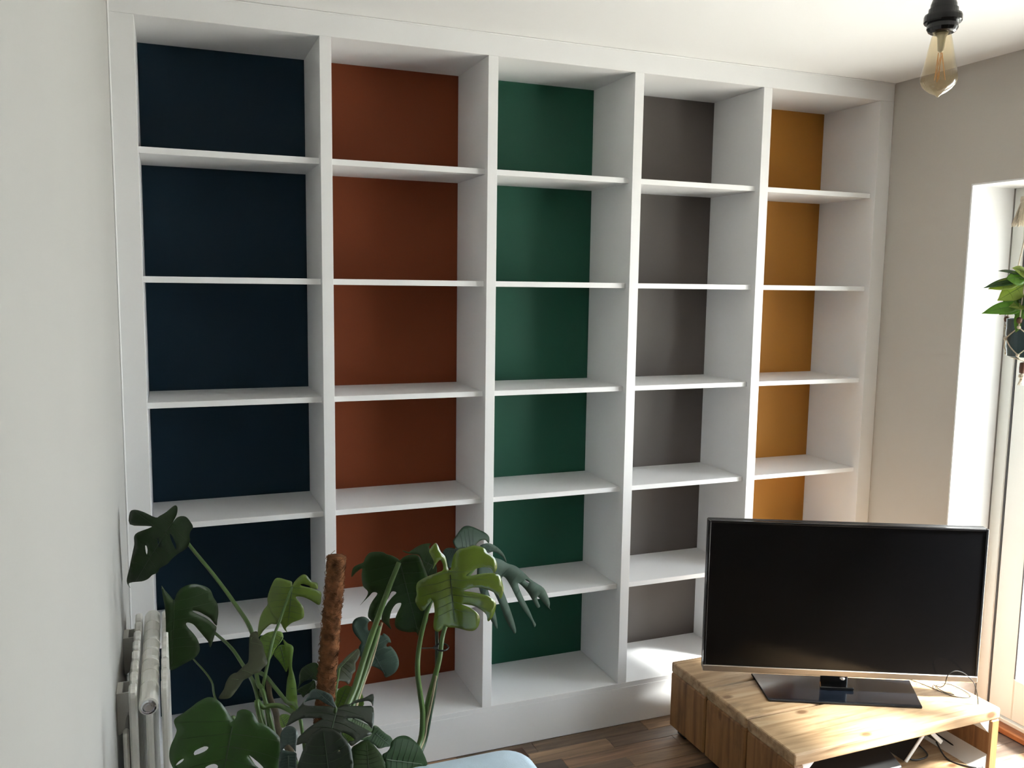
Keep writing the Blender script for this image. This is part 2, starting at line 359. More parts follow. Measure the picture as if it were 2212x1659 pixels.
for a, b_ in (('d1l', 'd1r'), ('d2l', 'd2r'), ('d3l', 'd3r'), ('d4l', 'd4r')):
    part('divider', X[a], X[b_], 0, DEP-E_, PL+E_, TOP-E_)
colours = ('navy', 'rust red', 'forest green', 'mid grey', 'mustard yellow')
for i, (a, b_) in enumerate((('L1', 'd1l'), ('d1r', 'd2l'), ('d2r', 'd3l'), ('d3r', 'd4l'), ('d4r', 'R1'))):
    part('back_panel', X[a]+E_, X[b_]-E_, DEP-.006, DEP-.0008, PL+E_, TOP-E_, m=BACKS[i], bev=0, label=colours[i]+' painted back panel')
    for z0, z1 in SH:
        part('shelf', X[a]+E_, X[b_]-E_, SB, DEP-.0068, z0, z1)

# ------------------------------------------------------------------ radiator
rad = thing('radiator', 'cream multi-column radiator on brackets along the left wall', 'radiator', (.182, -.45, 0))
NS, YR0, YR1 = 8, -.235, -.725
pitch = (YR0-YR1)/NS; ZT = .735
def column(xc, yc, top, w=.017, dpt=.024):
    bm = bmesh.new(); z0 = .13
    prof = []
    hw = dpt
    poly = [(yc-hw, z0+.03), (yc-hw*.6, z0), (yc+hw*.6, z0), (yc+hw, z0+.03), (yc+hw, top-.016), (yc+hw*.8, top-.005), (yc+hw*.35, top), (yc-hw*.35, top), (yc-hw*.8, top-.005), (yc-hw, top-.016)]
    prism(bm, [(a, b_) for a, b_ in poly], xc-w/2, xc+w/2, 'x', bev=.004)
    return bm
# prism axis 'x' gives (c, a, b): c along x, a = y, b = z
for i in range(NS):
    yc = YR0 - pitch*(i+.5)
    sec = obj('radiator_section', column(.150, yc, ZT), RAD, rad)
    for xc, tp in ((.214, ZT), (.182, ZT-.055)):
        obj('column', column(xc, yc, tp, w=.015), RAD, sec)
    obj('column', column(.133, yc, ZT-.10, w=.012, dpt=.02), RAD, sec)
bm = bmesh.new(); tube(bm, [(.182, YR0+.012, .708), (.182, YR1-.028, .708)], .0195, n=20); obj('top_header', bm, RAD, rad, smooth=False)
for i in range(NS-1):
    bm = bmesh.new(); yy = YR0-pitch*(i+1); tube(bm, [(.182, yy-.0022, .708), (.182, yy+.0022, .708)], .0203, n=20)
    obj('weld_ring', bm, RAD, rad)
bm = bmesh.new(); tube(bm, [(.182, YR0+.012, .165), (.182, YR1-.012, .165)], .019, n=16); obj('bottom_header', bm, RAD, rad)
ry = Matrix.Translation((.182, YR1-.028, .708)) @ Matrix.Rotation(math.radians(90), 4, 'X')
bm = bmesh.new(); lathe(bm, [(.0155, -.002), (.0155, .004), (.012, .006), (.010, .003), (.007, .003), (.0065, .0055), (.003, .0055)], n=24, mtx=ry); obj('chrome_plug', bm, CHROME, rad, label='chrome blanking plug on the near end')
for yy in (-.34, -.655):
    bm = bmesh.new()
    bx(bm, XL+.0005, XL+.004, yy-.03, yy+.03, .62, .715)
    prism(bm, [(XL+.004, .715), (.146, .715), (.146, .69), (XL+.018, .655), (XL+.012, .625), (XL+.004, .62)], yy-.03, yy-.026, 'y')
    prism(bm, [(XL+.004, .715), (.146, .715), (.146, .69), (XL+.018, .655), (XL+.012, .625), (XL+.004, .62)], yy+.026, yy+.03, 'y')
    bx(bm, XL+.004, XL+.012, yy-.026, yy+.026, .70, .715)
    obj('wall_bracket', bm, RADB, rad)
for yy in (-.27, -.69):
    obj('foot', box(.172, .192, yy-.02, yy+.02, 0, .15, bev=.003), RAD, rad)

# ------------------------------------------------------------------ television stand of thick boards
SX0, SX1, SY1, SZ0, SZ1, TH = 1.895, 2.722, -.105, .030, .270, .038
cuts = [-.105, -.327, -.548, -.778]
st = thing('television_stand', 'low chunky stand of thick reclaimed timber boards under the television', 'tv stand', ((SX0+SX1)/2, -.44, 0))
for a, b_ in zip(cuts, cuts[1:]):
    obj('top_board', box(SX0+.0005, SX1-.0005, b_+.004, a-.004, SZ1-TH, SZ1, bev=.006, seg=2), WOODX, st)
    obj('bottom_board', box(SX0+TH, SX1-TH, b_+.0015, a-.0015, SZ0, SZ0+TH, bev=.004), WOODX, st)
    obj('side_board', box(SX0, SX0+TH, b_+.004, a-.004, SZ0, SZ1-TH-.0005, bev=.005), WOODZ, st)
    obj('side_board', box(SX1-TH, SX1, b_+.004, a-.004, SZ0, SZ1-TH-.0005, bev=.005), WOODZ, st)
for x0, x1 in ((SX0+TH, SX0+TH+.045), (SX1-TH-.045, SX1-TH)):
    s = 1 if x0 < 2.2 else -1; xw = SX0+TH if s == 1 else SX1-TH
    for zc, zs in ((SZ0+TH, 1), (SZ1-TH, -1)):
        bm = bmesh.new(); prism(bm, [(xw, zc), (xw+s*.045, zc), (xw, zc+zs*.045)], SY1-.01, cuts[-1]+.012, 'y')
        obj('corner_batten', bm, WHITEP, st, label='white corner batten')
for fx in (SX0+.05, SX1-.05):
    for fy in (-.15, -.73):
        obj('foot', box(fx-.025, fx+.025, fy-.025, fy+.025, 0, SZ0-.0002, bev=.003), BLACKM, st)

# ------------------------------------------------------------------ television (local frame: x along the screen, -y towards the viewer)
TVC = (2.2876, -.5093, SZ1)
tv = thing('television', 'black flat screen television standing on the timber stand', 'television', TVC, -math.radians(25.69))
w2 = .4465; zb, zt = .0605, .5794
obj('casing', box(-w2, w2, .004, .035, zb, zt, bev=.004), BLACKM, tv, local=True)
bm = box(-w2*.75, w2*.75, .035, .062, zb+.06, zt-.14, bev=.012); obj('rear_housing', bm, BLACKM, tv, local=True)
bz = .008
bm = box(-w2, -w2+bz, -.006, .006, zb+.021, zt, bev=.0015); bx(bm, w2-bz, w2, -.006, .006, zb+.021, zt, bev=.0015); bx(bm, -w2+bz, w2-bz, -.006, .006, zt-bz, zt, bev=.0015)
obj('bezel', bm, BLACKP, tv, local=True)
obj('screen', box(-w2+bz, w2-bz, -.0025, .0035, zb+.021, zt-bz), SCREEN, tv, local=True)
obj('chin_trim', box(-w2, w2, -.0075, .006, zb, zb+.0208, bev=.002), SILVER, tv, local=True, label='silver lower trim')
bm = bmesh.new(); prism(bm, [(-.243, -.085), (.245, -.085), (.275, .105), (-.262, .105)], .0003, .0085, 'z', bev=.002); obj('base_plate', bm, GLASSB, tv, local=True, label='dark glass base plate')
bm = bmesh.new(); prism(bm, [(-.055, .0), (.055, .0), (.045, .045), (-.045, .045)], .0086, .02, 'z', bev=.002); bx(bm, -.045, .045, .0355, .0485, .012, .14, bev=.004); obj('neck', bm, BLACKP, tv, local=True)
bm = bmesh.new(); lathe(bm, [(.004, 0), (.009, .004), (.009, .010), (.005, .012)], c=(-.0, 0, 0), n=14, mtx=Matrix.Translation((.012, -.006, .0475))); obj('power_button', bm, CHROME, tv, local=True, smooth=True, label='small chrome power button')

# ------------------------------------------------------------------ things inside and on the stand
ZS = SZ0+TH
cn = thing('set_top_box', 'flat black box lying on the bottom boards of the stand', 'electronics', (2.17, -.66, ZS))
bm = bmesh.new(); prism(bm, [(1.985, -.745), (2.345, -.745), (2.395, -.62), (2.02, -.60)], ZS+.004, ZS+.062, 'z', bev=.004); obj('casing', bm, BLACKM, cn)
bm = bmesh.new(); prism(bm, [(2.0, -.7475), (2.33, -.7475), (2.33, -.744), (2.0, -.744)], ZS+.02, ZS+.05, 'z'); obj('front_panel', bm, BLACKP, cn)
for fx, fy in ((2.04, -.72), (2.31, -.72), (2.06, -.63), (2.34, -.64)): obj('foot', box(fx-.012, fx+.012, fy-.012, fy+.012, ZS, ZS+.0038), CABLE, cn)
rt = thing('router', 'black router with white edges propped open like a tent inside the stand', 'router', (2.46, -.63, ZS))
def slab(p0, p1, ya, yb, th, m, nm, edge):
    (xa, za), (xb, zb_) = p0, p1
    dx, dz = xb-xa, zb_-za; ln = math.hypot(dx, dz); nx, nz = -dz/ln*th/2, dx/ln*th/2
    poly = [(xa-nx, za-nz), (xb-nx, zb_-nz), (xb+nx, zb_+nz), (xa+nx, za+nz)]
    bm = bmesh.new(); prism(bm, poly, ya, yb, 'y'); a = obj(nm, bm, BLACKM, rt)
    k = 1.12
    poly2 = [(xa-nx*k, za-nz*k), (xb-nx*k, zb_-nz*k), (xb+nx*k, zb_+nz*k), (xa+nx*k, za+nz*k)]
    bm = bmesh.new(); prism(bm, poly2, ya-.006, ya-.0002, 'y', bev=.0015); obj('white_edge', bm, WHITEP, a, label='white edge trim')
slab((2.452, ZS+.006), (2.532, ZS+.098), -.655, -.50, .011, BLACKM, 'router_body', 1)
slab((2.531, ZS+.110), (2.600, ZS+.048), -.660, -.50, .013, BLACKM, 'router_stand', 1)
bm = bmesh.new(); tube(bm, catmull([(2.46, -.635, ZS+.012), (2.49, -.66, ZS+.006), (2.55, -.655, ZS+.006), (2.575, -.60, ZS+.006), (2.56, -.53, ZS+.02), (2.535, -.46, ZS+.03)]), .0028, n=6)
tag(obj('router_cable', bm, CABLE, smooth=True), 'black cable curling on the boards beside the router', 'cable')
bm = bmesh.new(); tube(bm, catmull([(2.602, -.64, ZS+.038), (2.60, -.69, ZS+.004), (2.625, -.745, ZS+.004), (2.665, -.77, ZS+.004), (2.672, -.72, ZS+.006), (2.655, -.62, ZS+.03), (2.625, -.53, ZS+.045), (2.56, -.42, ZS+.03), (2.50, -.38, ZS+.004)]), .0026, n=6)
tag(obj('power_cable', bm, CABLE, smooth=True), 'thin black cable looping over the stand floor by the right end', 'cable')
bm = bmesh.new(); tube(bm, catmull([(2.50, -.40, SZ1+.002), (2.58, -.48, SZ1+.002), (2.615, -.58, SZ1+.002), (2.635, -.66, SZ1+.002), (2.68, -.69, SZ1+.0022), (2.70, -.66, SZ1+.003), (2.695, -.60, SZ1+.004), (2.66, -.585, SZ1+.006), (2.635, -.60, SZ1+.003), (2.628, -.64, SZ1+.005), (2.645, -.66, SZ1+.004)]), .0014, n=6)
tag(obj('aerial_cable', bm, CABLE, smooth=True), 'thin black cable looping on the stand top right of the television', 'cable')
bm = bmesh.new(); tube(bm, catmull([(2.64, -.58, SZ1+.0025), (2.615, -.625, SZ1+.02), (2.585, -.665, SZ1+.046), (2.566, -.69, SZ1+.072), (2.556, -.705, SZ1+.105), (2.575, -.712, SZ1+.120), (2.602, -.718, SZ1+.115), (2.628, -.722, SZ1+.097), (2.648, -.73, SZ1+.072), (2.66, -.735, SZ1+.03), (2.665, -.735, SZ1+.0025)]), .0015, n=6)
tag(obj('loose_cable', bm, CABLE, smooth=True), 'thin black cable arching up before the lower right screen corner', 'cable')

# ------------------------------------------------------------------ pale blue footstool
fs = thing('footstool', 'pale blue upholstered footstool with dark wooden frame on the floor', 'footstool', (.90, -.93, 0))
def rrect(x0, x1, y0, y1, r, n=6):
    out = []
    for cx, cy, a0 in ((x1-r, y1-r, 0), (x0+r, y1-r, 90), (x0+r, y0+r, 180), (x1-r, y0+r, 270)):
        for i in range(n+1):
            a = math.radians(a0+90*i/n); out.append((cx+r*math.cos(a), cy+r*math.sin(a)))
    return out
FX0, FX1, FY0, FY1, FZ = .715, 1.082, -1.20, -.675, .418
bm = bmesh.new()
rings = []
for ins, z in ((.0, .335), (.0, .385), (.004, .402), (.014, .412), (.03, .4165), (.09, .420)):
    rings.append([bm.verts.new((a, b_, z)) for a, b_ in rrect(FX0+ins, FX1-ins, FY0+ins, FY1-ins, max(.02, .07-ins*.4))])
for a, b_ in zip(rings, rings[1:]):
    n = len(a)
    for i in range(n): bm.faces.new((a[i], a[(i+1) % n], b_[(i+1) % n], b_[i]))
bm.faces.new(rings[-1]); bm.faces.new(rings[0][::-1])
obj('cushion', bm, PALEBLUE, fs, smooth=True)
bm = bmesh.new(); prism(bm, rrect(FX0-.004, FX1+.006, FY0-.006, FY1+.008, .03), .285, .3345, 'z'); bx(bm, FX1-.06, FX1+.006, FY1-.05, FY1+.008, .3345, .398, bev=.006); obj('frame', bm, DARKWOOD, fs)
for lx in (FX0+.03, FX1-.03):
    for ly in (FY0+.03, FY1-.03):
        bm = bmesh.new(); lathe(bm, [(.012, 0), (.019, .285)], c=(lx, ly, 0), n=12); obj('leg', bm, DARKWOOD, fs)

# ------------------------------------------------------------------ pendant bulb
bl = thing('pendant_bulb', 'unlit amber filament bulb hanging from a black lampholder', 'pendant light', (1.60, -1.402, ZC))
B0 = (1.60, -1.402, 0)
bm = bmesh.new(); tube(bm, [(1.60, -1.402, 2.165), (1.60, -1.402, ZC-.02)], .0033, n=8); obj('cord', bm, CABLE, bl)
bm = bmesh.new(); lathe(bm, [(.05, ZC-.0005), (.05, ZC-.014), (.02, ZC-.026), (.006, ZC-.028)], c=B0, n=24); obj('ceiling_rose', bm, BLACKM, bl)
bm = bmesh.new(); lathe(bm, [(.005, 2.168), (.011, 2.162), (.0185, 2.153), (.0225, 2.141), (.0230, 2.134), (.0255, 2.133), (.0262, 2.124), (.0318, 2.1225), (.0330, 2.119), (.0330, 2.110), (.0315, 2.1075), (.0265, 2.107), (.0272, 2.098), (.0240, 2.092), (.0200, 2.0895)], c=B0, n=28, cap=True); obj('lampholder', bm, BLACKP, bl, smooth=False)
bm = bmesh.new(); lathe(bm, [(.0145, 2.0903), (.0165, 2.086), (.0185, 2.078), (.0225, 2.058), (.027, 2.036), (.0305, 2.020), (.0325, 2.010), (.0318, 2.003), (.0285, 1.995), (.022, 1.988), (.013, 1.9815), (.005, 1.978), (.0012, 1.974)], c=B0, n=32, cap=False); obj('glass_bulb', bm, AMBER, bl, smooth=True)
bm = bmesh.new(); lathe(bm, [(.012, 2.0902), (.0075, 2.082), (.006, 2.064), (.0055, 2.058), (.002, 2.055)], c=B0, n=14); obj('glass_stem', bm, STEMGLASS, bl, smooth=True)
bm = bmesh.new()
for k in range(6):
    a0, a1 = k*math.pi/3, (k+1)*math.pi/3; z0, z1 = (2.055, 2.004) if k % 2 == 0 else (2.004, 2.055)
    r0, r1 = (.004, .011) if k % 2 == 0 else (.011, .004)
    tube(bm, [(1.60+r0*math.cos(a0), -1.402+r0*math.sin(a0), z0), (1.60+r1*math.cos(a1), -1.402+r1*math.sin(a1), z1)], .0006, n=4)
tube(bm, [(1.60, -1.402, 2.055), (1.60, -1.402, 2.006)], .0007, n=4)
obj('filament', bm, FIL, bl)

# ------------------------------------------------------------------ leaf builder
def inside(p, poly):
    x, y = p; c = False; n = len(poly); j = n-1
    for i in range(n):
        xi, yi = poly[i]; xj, yj = poly[j]
        if (yi > y) != (yj > y) and x < (xj-xi)*(y-yi)/(yj-yi+1e-15)+xi: c = not c
        j = i
    return c
def leaf_mesh(outline, holes, Ln, cup, droop, frame, gut=0.0):
    gw = max(.008, Ln*.11)
    B, S, N = frame; T = N.cross(S)
    ol = [(p.x, p.y) for p in catmull([(a, b, 0) for a, b in outline], 3, True)]
    hl = [[(p.x, p.y) for p in catmull([(a, b, 0) for a, b in h], 2, True)] for h in holes]
    vs = [Vector(p) for p in ol]; es = [(i, (i+1) % len(ol)) for i in range(len(ol))]
    for h in hl:
        k = len(vs); vs += [Vector(p) for p in h]; es += [(k+i, k+(i+1) % len(h)) for i in range(len(h))]
    edge = ol + [p for h in hl for p in h]
    xs = [p[0] for p in ol]; ys = [p[1] for p in ol]; st_ = max(.0045, Ln/20)
    x = min(xs)+st_/2
    while x < max(xs):
        y = min(ys)+st_/2
        while y < max(ys):
            if inside((x, y), ol) and not any(inside((x, y), h) for h in hl) and min((x-a)**2+(y-b)**2 for a, b in edge) > (.75*st_)**2: vs.append(Vector((x, y)))
            y += st_
        x += st_
    ov, oe, of, *_ = delaunay_2d_cdt(vs, es, [], 0, 1e-5)
    def f(s, t):
        a = max(-.6, min(1.3, s/Ln)); b = max(-.8, min(.8, t/Ln))
        return Ln*(-cup*.25*b*b - droop*.25*a*a) + gut*gw*(1-math.exp(-(t/gw)**2))
    bm = bmesh.new(); V = [bm.verts.new(B+S*p.x+T*p.y+N*f(p.x, p.y)) for p in ov]
    for t in of:
        cx = sum(ov[i].x for i in t)/len(t); cy = sum(ov[i].y for i in t)/len(t)
        if inside((cx, cy), ol) and not any(inside((cx, cy), h) for h in hl):
            try: bm.faces.new([V[i] for i in t])
            except ValueError: pass
    bmesh.ops.delete(bm, geom=[v for v in bm.verts if not v.link_faces], context='VERTS')
    bmesh.ops.recalc_face_normals(bm, faces=bm.faces)
    if bm.faces and sum((fa.normal.dot(N) for fa in bm.faces)) < 0: bmesh.ops.reverse_faces(bm, faces=bm.faces)
    def P(s, t, h=.0007): return B+S*s+T*t+N*(f(s, t)+h)
    def ok(s, t): return inside((s, t), ol) and not any(inside((s, t), h) for h in hl)
    return bm, P, ok
def veins(P, ok, Ln, n=6, wid=.0016, span=.55):
    bm = bmesh.new(); sv = bmesh.new()
    def run(pts, r0, r1, bm=bm):
        cur = []
        for s, t in pts+[None] if False else pts:
            if ok(s, t): cur.append(P(s, t))
            else: break
        if len(cur) > 1: tube(bm, cur, r0, r1, n=5)
    run([(Ln*i/14, 0) for i in range(14)], wid, wid*.4)
    if not bm.faces:                                   # folded leaf: start further along
        run([(Ln*(.08+.9*i/14), Ln*.004) for i in range(14)], wid, wid*.4)
    for k in range(n):
        s0 = Ln*(.02+.8*k/n)
        for sg in (-1, 1):
            run([(s0+Ln*span*.55*(i/10)*(.2+.8*i/10)*(k/n+.1), sg*(Ln*span*i/10+.001)) for i in range(11)], wid*.4, wid*.15, sv)
    return bm, sv
def add_leaf(rootobj, outline, holes, Ln, cup, droop, frame, m, vm, name='leaf', nv=6, wid=.0014, gut=.15):
    bm, P, ok = leaf_mesh(outline, holes, Ln, cup, droop, frame, gut)
    o = obj(name, bm, m, rootobj, smooth=True)
    md = o.modifiers.new('thickness', 'SOLIDIFY'); md.thickness = .0008; md.offset = -1
    vb = veins(P, ok, Ln, nv, wid)
    if len(vb[0].faces): obj('midrib', vb[0], vm, o, smooth=True)
    if len(vb[1].faces): obj('side_veins', vb[1], vm, o, smooth=True)['kind'] = 'stuff'
    return o

# leaf = [material, base, midrib direction, face normal, length, cup, droop, outline in leaf coordinates, holes]; metres
LEAVES = [
 ['dark',[0.2396,-0.4,1.0104],[-0.4472,0.4188,-0.7903],[-0.6028,-0.7939,-0.0796],0.2388,0.6,0.2,[[0.0,0.0],[-0.0052,0.0003],[-0.0221,0.0024],[-0.0353,0.011],[-0.0435,0.0239],[-0.0413,0.041],[-0.035,0.0517],[-0.0214,0.0519],[-0.0084,0.0563],[0.0017,0.0641],[0.0194,0.0677],[0.0385,0.0636],[0.0564,0.0568],[0.082,0.0506],[0.1023,0.048],[0.1288,0.0375],[0.1439,0.0387],[0.1625,0.03],[0.1826,0.0256],[0.2058,0.0136],[0.2408,-0.0135],[0.2513,-0.004],[0.2453,-0.016],[0.2307,-0.0237],[0.1961,-0.032],[0.1352,-0.0497],[0.121,-0.0557],[0.1076,-0.0642],[0.0892,-0.0616],[0.0471,-0.0379],[0.0568,-0.0523],[0.0898,-0.0917],[0.0627,-0.1095],[0.0451,-0.1002],[0.0308,-0.077],[0.0174,-0.043],[0.0053,-0.036],[-0.0151,-0.0277],[-0.0386,-0.0218],[-0.0472,-0.0173],[-0.0445,-0.0102],[-0.027,-0.0025]],[[[0.1074,-0.0267],[0.1039,-0.0239],[0.1126,-0.0165],[0.1265,-0.0116],[0.1227,-0.0166]],[[0.0625,-0.0125],[0.0658,-0.0082],[0.0786,0.0034],[0.0839,0.0059],[0.0772,-0.0034]],[[0.0296,0.0087],[0.0274,0.0192],[0.0372,0.04],[0.0496,0.0465],[0.0453,0.0357],[0.0389,0.0211]]]],
 ['dark',[0.2371,-0.42,0.8181],[-0.0421,0.2784,-0.9595],[0.3996,-0.8755,-0.2716],0.2155,0.5,0.1,[[0.0,0.0],[-0.0048,0.0044],[-0.0179,0.0081],[-0.0308,0.0192],[-0.0354,0.0374],[-0.0288,0.0574],[-0.0125,0.0813],[0.0056,0.097],[0.0332,0.1073],[0.0589,0.1194],[0.0881,0.1237],[0.1113,0.1221],[0.1293,0.1198],[0.0974,0.1008],[0.0747,0.0814],[0.0563,0.0628],[0.0477,0.0491],[0.0528,0.051],[0.0739,0.0724],[0.0929,0.0913],[0.125,0.1148],[0.1368,0.1209],[0.1574,0.1166],[0.1944,0.106],[0.1726,0.0984],[0.1481,0.0847],[0.1193,0.0682],[0.0933,0.0524],[0.0803,0.0377],[0.0824,0.0317],[0.0973,0.0382],[0.1226,0.0535],[0.1495,0.0666],[0.1738,0.0732],[0.1914,0.0732],[0.2061,0.0603],[0.2118,0.0315],[0.2224,0.0027],[0.2081,-0.0079],[0.1769,-0.0136],[0.1065,-0.0182],[0.0395,-0.0209],[0.0059,-0.0244],[-0.018,-0.0284],[-0.0566,-0.0334],[-0.0411,-0.0244],[-0.0168,-0.0095]],[]],
 ['bright',[0.502,-0.62,0.8903],[-0.1212,0.0,-0.9926],[-0.1627,-0.9865,0.0199],0.1128,1.6,0.5,[[-0.0011,-0.0001],[-0.0101,0.0031],[-0.0241,0.0131],[-0.0306,0.0228],[-0.0278,0.0315],[-0.019,0.0387],[-0.0122,0.0457],[-0.0094,0.0565],[-0.0025,0.0598],[0.0068,0.0595],[0.0008,0.0419],[-0.0019,0.0409],[-0.0076,0.0253],[-0.0055,0.0186],[-0.0026,0.0237],[0.0019,0.0409],[0.0045,0.0496],[0.0151,0.0687],[0.0302,0.0714],[0.0439,0.0712],[0.0475,0.0664],[0.0399,0.0555],[0.0323,0.0442],[0.0249,0.0287],[0.0234,0.0161],[0.0256,0.0111],[0.032,0.0149],[0.043,0.0265],[0.057,0.0331],[0.0758,0.0351],[0.0827,0.0284],[0.0889,0.0144],[0.0945,0.0065],[0.1036,-0.001],[0.1098,-0.0036],[0.1191,0.0],[0.1135,-0.0064],[0.1061,-0.0112],[0.0965,-0.0163],[0.0921,-0.0219],[0.0813,-0.0303],[0.0667,-0.0422],[0.0521,-0.0511],[0.0345,-0.0543],[0.0162,-0.0519],[-0.0022,-0.0471],[-0.0152,-0.0411],[-0.0183,-0.031],[-0.0158,-0.0172],[-0.0119,-0.0033],[-0.0065,-0.0007]],[]],
 ['bright',[0.4715,-0.6,0.7958],[-0.7407,0.3178,-0.5919],[-0.4713,-0.8737,0.1207],0.0629,0.8,0.0,[[-0.001,-0.0529],[0.0006,-0.0406],[-0.002,-0.0244],[-0.0027,-0.0089],[-0.0004,0.0015],[0.0102,-0.0029],[0.0169,-0.0083],[0.0278,-0.0083],[0.0436,-0.0056],[0.0622,0.001],[0.0588,-0.0079],[0.0479,-0.0212],[0.0332,-0.0365],[0.018,-0.0464],[0.0049,-0.0503]],[]],
 ['young',[0.4726,-0.66,0.7837],[-0.5646,-0.3096,-0.7651],[-0.0743,-0.9041,0.4207],0.0646,1.2,0.3,[[0.0254,-0.0446],[0.0132,-0.0403],[0.0027,-0.0325],[-0.0062,-0.0191],[-0.0095,-0.008],[-0.0044,-0.0003],[0.003,0.003],[0.0148,0.0018],[0.0318,-0.001],[0.0465,0.0008],[0.0642,-0.0002],[0.0549,-0.0117],[0.04,-0.0265]],[]],
 ['young',[0.4757,-0.65,0.7748],[0.1052,-0.1731,-0.9793],[-0.0819,-0.9829,0.1649],0.1733,1.0,0.2,[[-0.0002,-0.001],[0.0112,0.0077],[0.0183,0.0169],[0.0274,0.0198],[0.0437,0.0154],[0.0685,0.0103],[0.0883,0.0122],[0.108,0.0136],[0.1361,0.0124],[0.1746,0.0075],[0.1755,-0.0062],[0.162,-0.0074],[0.1511,-0.0142],[0.1299,-0.0122],[0.0993,-0.0058],[0.0816,0.0008],[0.0646,0.0022],[0.0473,0.0015],[0.0216,0.0011]],[]],
 ['young',[0.4725,-0.62,0.7454],[0.1797,0.25,-0.9514],[0.0135,-0.9677,-0.2517],0.08,0.8,0.0,[[-0.0029,-0.0006],[0.003,0.011],[0.0355,0.0098],[0.0626,0.0075],[0.08,0.0],[0.0608,-0.005],[0.038,-0.0119],[0.0161,-0.0198],[0.0032,-0.0102]],[]],
 ['olive',[0.4009,-0.73,0.8343],[-0.3417,-0.5881,-0.7331],[0.029,-0.7862,0.6172],0.153,1.0,0.3,[[0.005,-0.0036],[-0.0025,0.0043],[-0.001,0.0106],[0.0114,0.016],[0.0213,0.0268],[0.0371,0.0363],[0.0507,0.0452],[0.0615,0.0493],[0.0731,0.0417],[0.0816,0.0382],[0.0877,0.0282],[0.0971,0.0193],[0.1043,0.0099],[0.1162,0.0058],[0.1302,0.0005],[0.1425,-0.0054],[0.1484,-0.0151],[0.1496,-0.0299],[0.1303,-0.0246],[0.1154,-0.0244],[0.1014,-0.0201],[0.0941,-0.0136],[0.0908,-0.0077],[0.0753,0.0013],[0.0663,0.0083],[0.0492,0.0053],[0.0304,0.0002],[0.0152,-0.0036]],[]],
 ['mid',[0.3351,-1.08,0.815],[-0.2096,-0.1121,-0.9713],[0.0458,-0.9934,0.1048],0.1784,0.35,0.15,[[-0.0013,-0.0023],[-0.0097,-0.01],[-0.021,-0.0196],[-0.0292,-0.0279],[-0.037,-0.0399],[-0.0377,-0.0532],[-0.0289,-0.0673],[-0.019,-0.0771],[-0.0076,-0.0892],[0.0011,-0.0997],[0.0079,-0.1019],[0.017,-0.0975],[0.0235,-0.0944],[0.0343,-0.0956],[0.0493,-0.0992],[0.0641,-0.0996],[0.0801,-0.0948],[0.0972,-0.0827],[0.1184,-0.0634],[0.1442,-0.0392],[0.1741,-0.0069],[0.1799,0.0088],[0.1719,0.0325],[0.156,0.0637],[0.133,0.09],[0.1051,0.1017],[0.0809,0.1013],[0.0553,0.0978],[0.0355,0.0926],[0.0255,0.0836],[0.0155,0.0704],[0.0072,0.0562],[0.0044,0.046],[-0.0038,0.0403],[-0.0132,0.0317],[-0.0175,0.0215],[-0.0173,0.0122],[-0.0126,0.0051],[-0.0043,0.0046],[0.0041,0.0014]],[[[0.0598,-0.0575],[0.0555,-0.0531],[0.0498,-0.0424],[0.0504,-0.0357],[0.0538,-0.0351],[0.0593,-0.0406],[0.0662,-0.056]],[[0.0857,-0.0848],[0.0782,-0.0811],[0.0725,-0.0738],[0.0765,-0.0737],[0.0821,-0.0791]],[[0.0907,-0.0348],[0.0839,-0.0282],[0.0818,-0.0192],[0.0848,-0.0126],[0.0904,-0.0108],[0.0996,-0.0172],[0.1017,-0.0288]],[[0.0662,0.0389],[0.0655,0.0416],[0.074,0.0535],[0.0812,0.0632],[0.0913,0.0735],[0.0926,0.0682],[0.0838,0.0554],[0.0739,0.0452]]]],
 ['dark2',[0.755,-0.66,0.9368],[0.2556,0.1771,-0.9504],[-0.2816,-0.9268,-0.2484],0.2259,0.5,0.2,[[-0.0028,0.0006],[-0.0074,-0.0026],[-0.0207,-0.0146],[-0.0282,-0.0261],[-0.0366,-0.0342],[-0.041,-0.0497],[-0.0405,-0.0664],[-0.0291,-0.0789],[-0.0168,-0.0867],[-0.0128,-0.0993],[-0.0068,-0.1124],[0.004,-0.12],[0.0212,-0.1248],[0.0091,-0.111],[-0.0003,-0.0938],[0.0167,-0.0988],[0.0342,-0.1017],[0.0522,-0.1024],[0.0696,-0.0946],[0.0886,-0.1057],[0.1072,-0.1237],[0.0962,-0.1109],[0.082,-0.094],[0.0724,-0.0825],[0.0781,-0.0727],[0.0973,-0.089],[0.1164,-0.1019],[0.1428,-0.1118],[0.1564,-0.1076],[0.1661,-0.1012],[0.1462,-0.0881],[0.1212,-0.0705],[0.0976,-0.05],[0.0788,-0.0366],[0.0853,-0.0263],[0.0957,-0.0394],[0.1131,-0.0568],[0.132,-0.0695],[0.1583,-0.0805],[0.1747,-0.0738],[0.1944,-0.0626],[0.1743,-0.0634],[0.1515,-0.0567],[0.1319,-0.0473],[0.118,-0.0341],[0.1182,-0.0223],[0.1274,-0.0243],[0.1451,-0.0365],[0.1644,-0.0466],[0.1855,-0.0512],[0.2006,-0.0433],[0.2133,-0.0236],[0.2205,-0.0044],[0.2347,-0.003],[0.2181,0.0048],[0.2039,0.0216],[0.1834,0.0343],[0.1554,0.0365],[0.1153,0.0479],[0.0763,0.0573],[0.0481,0.0579],[0.0215,0.0549],[-0.0051,0.0502],[-0.0143,0.0388],[-0.0156,0.0241],[-0.0092,0.0094]],[]],
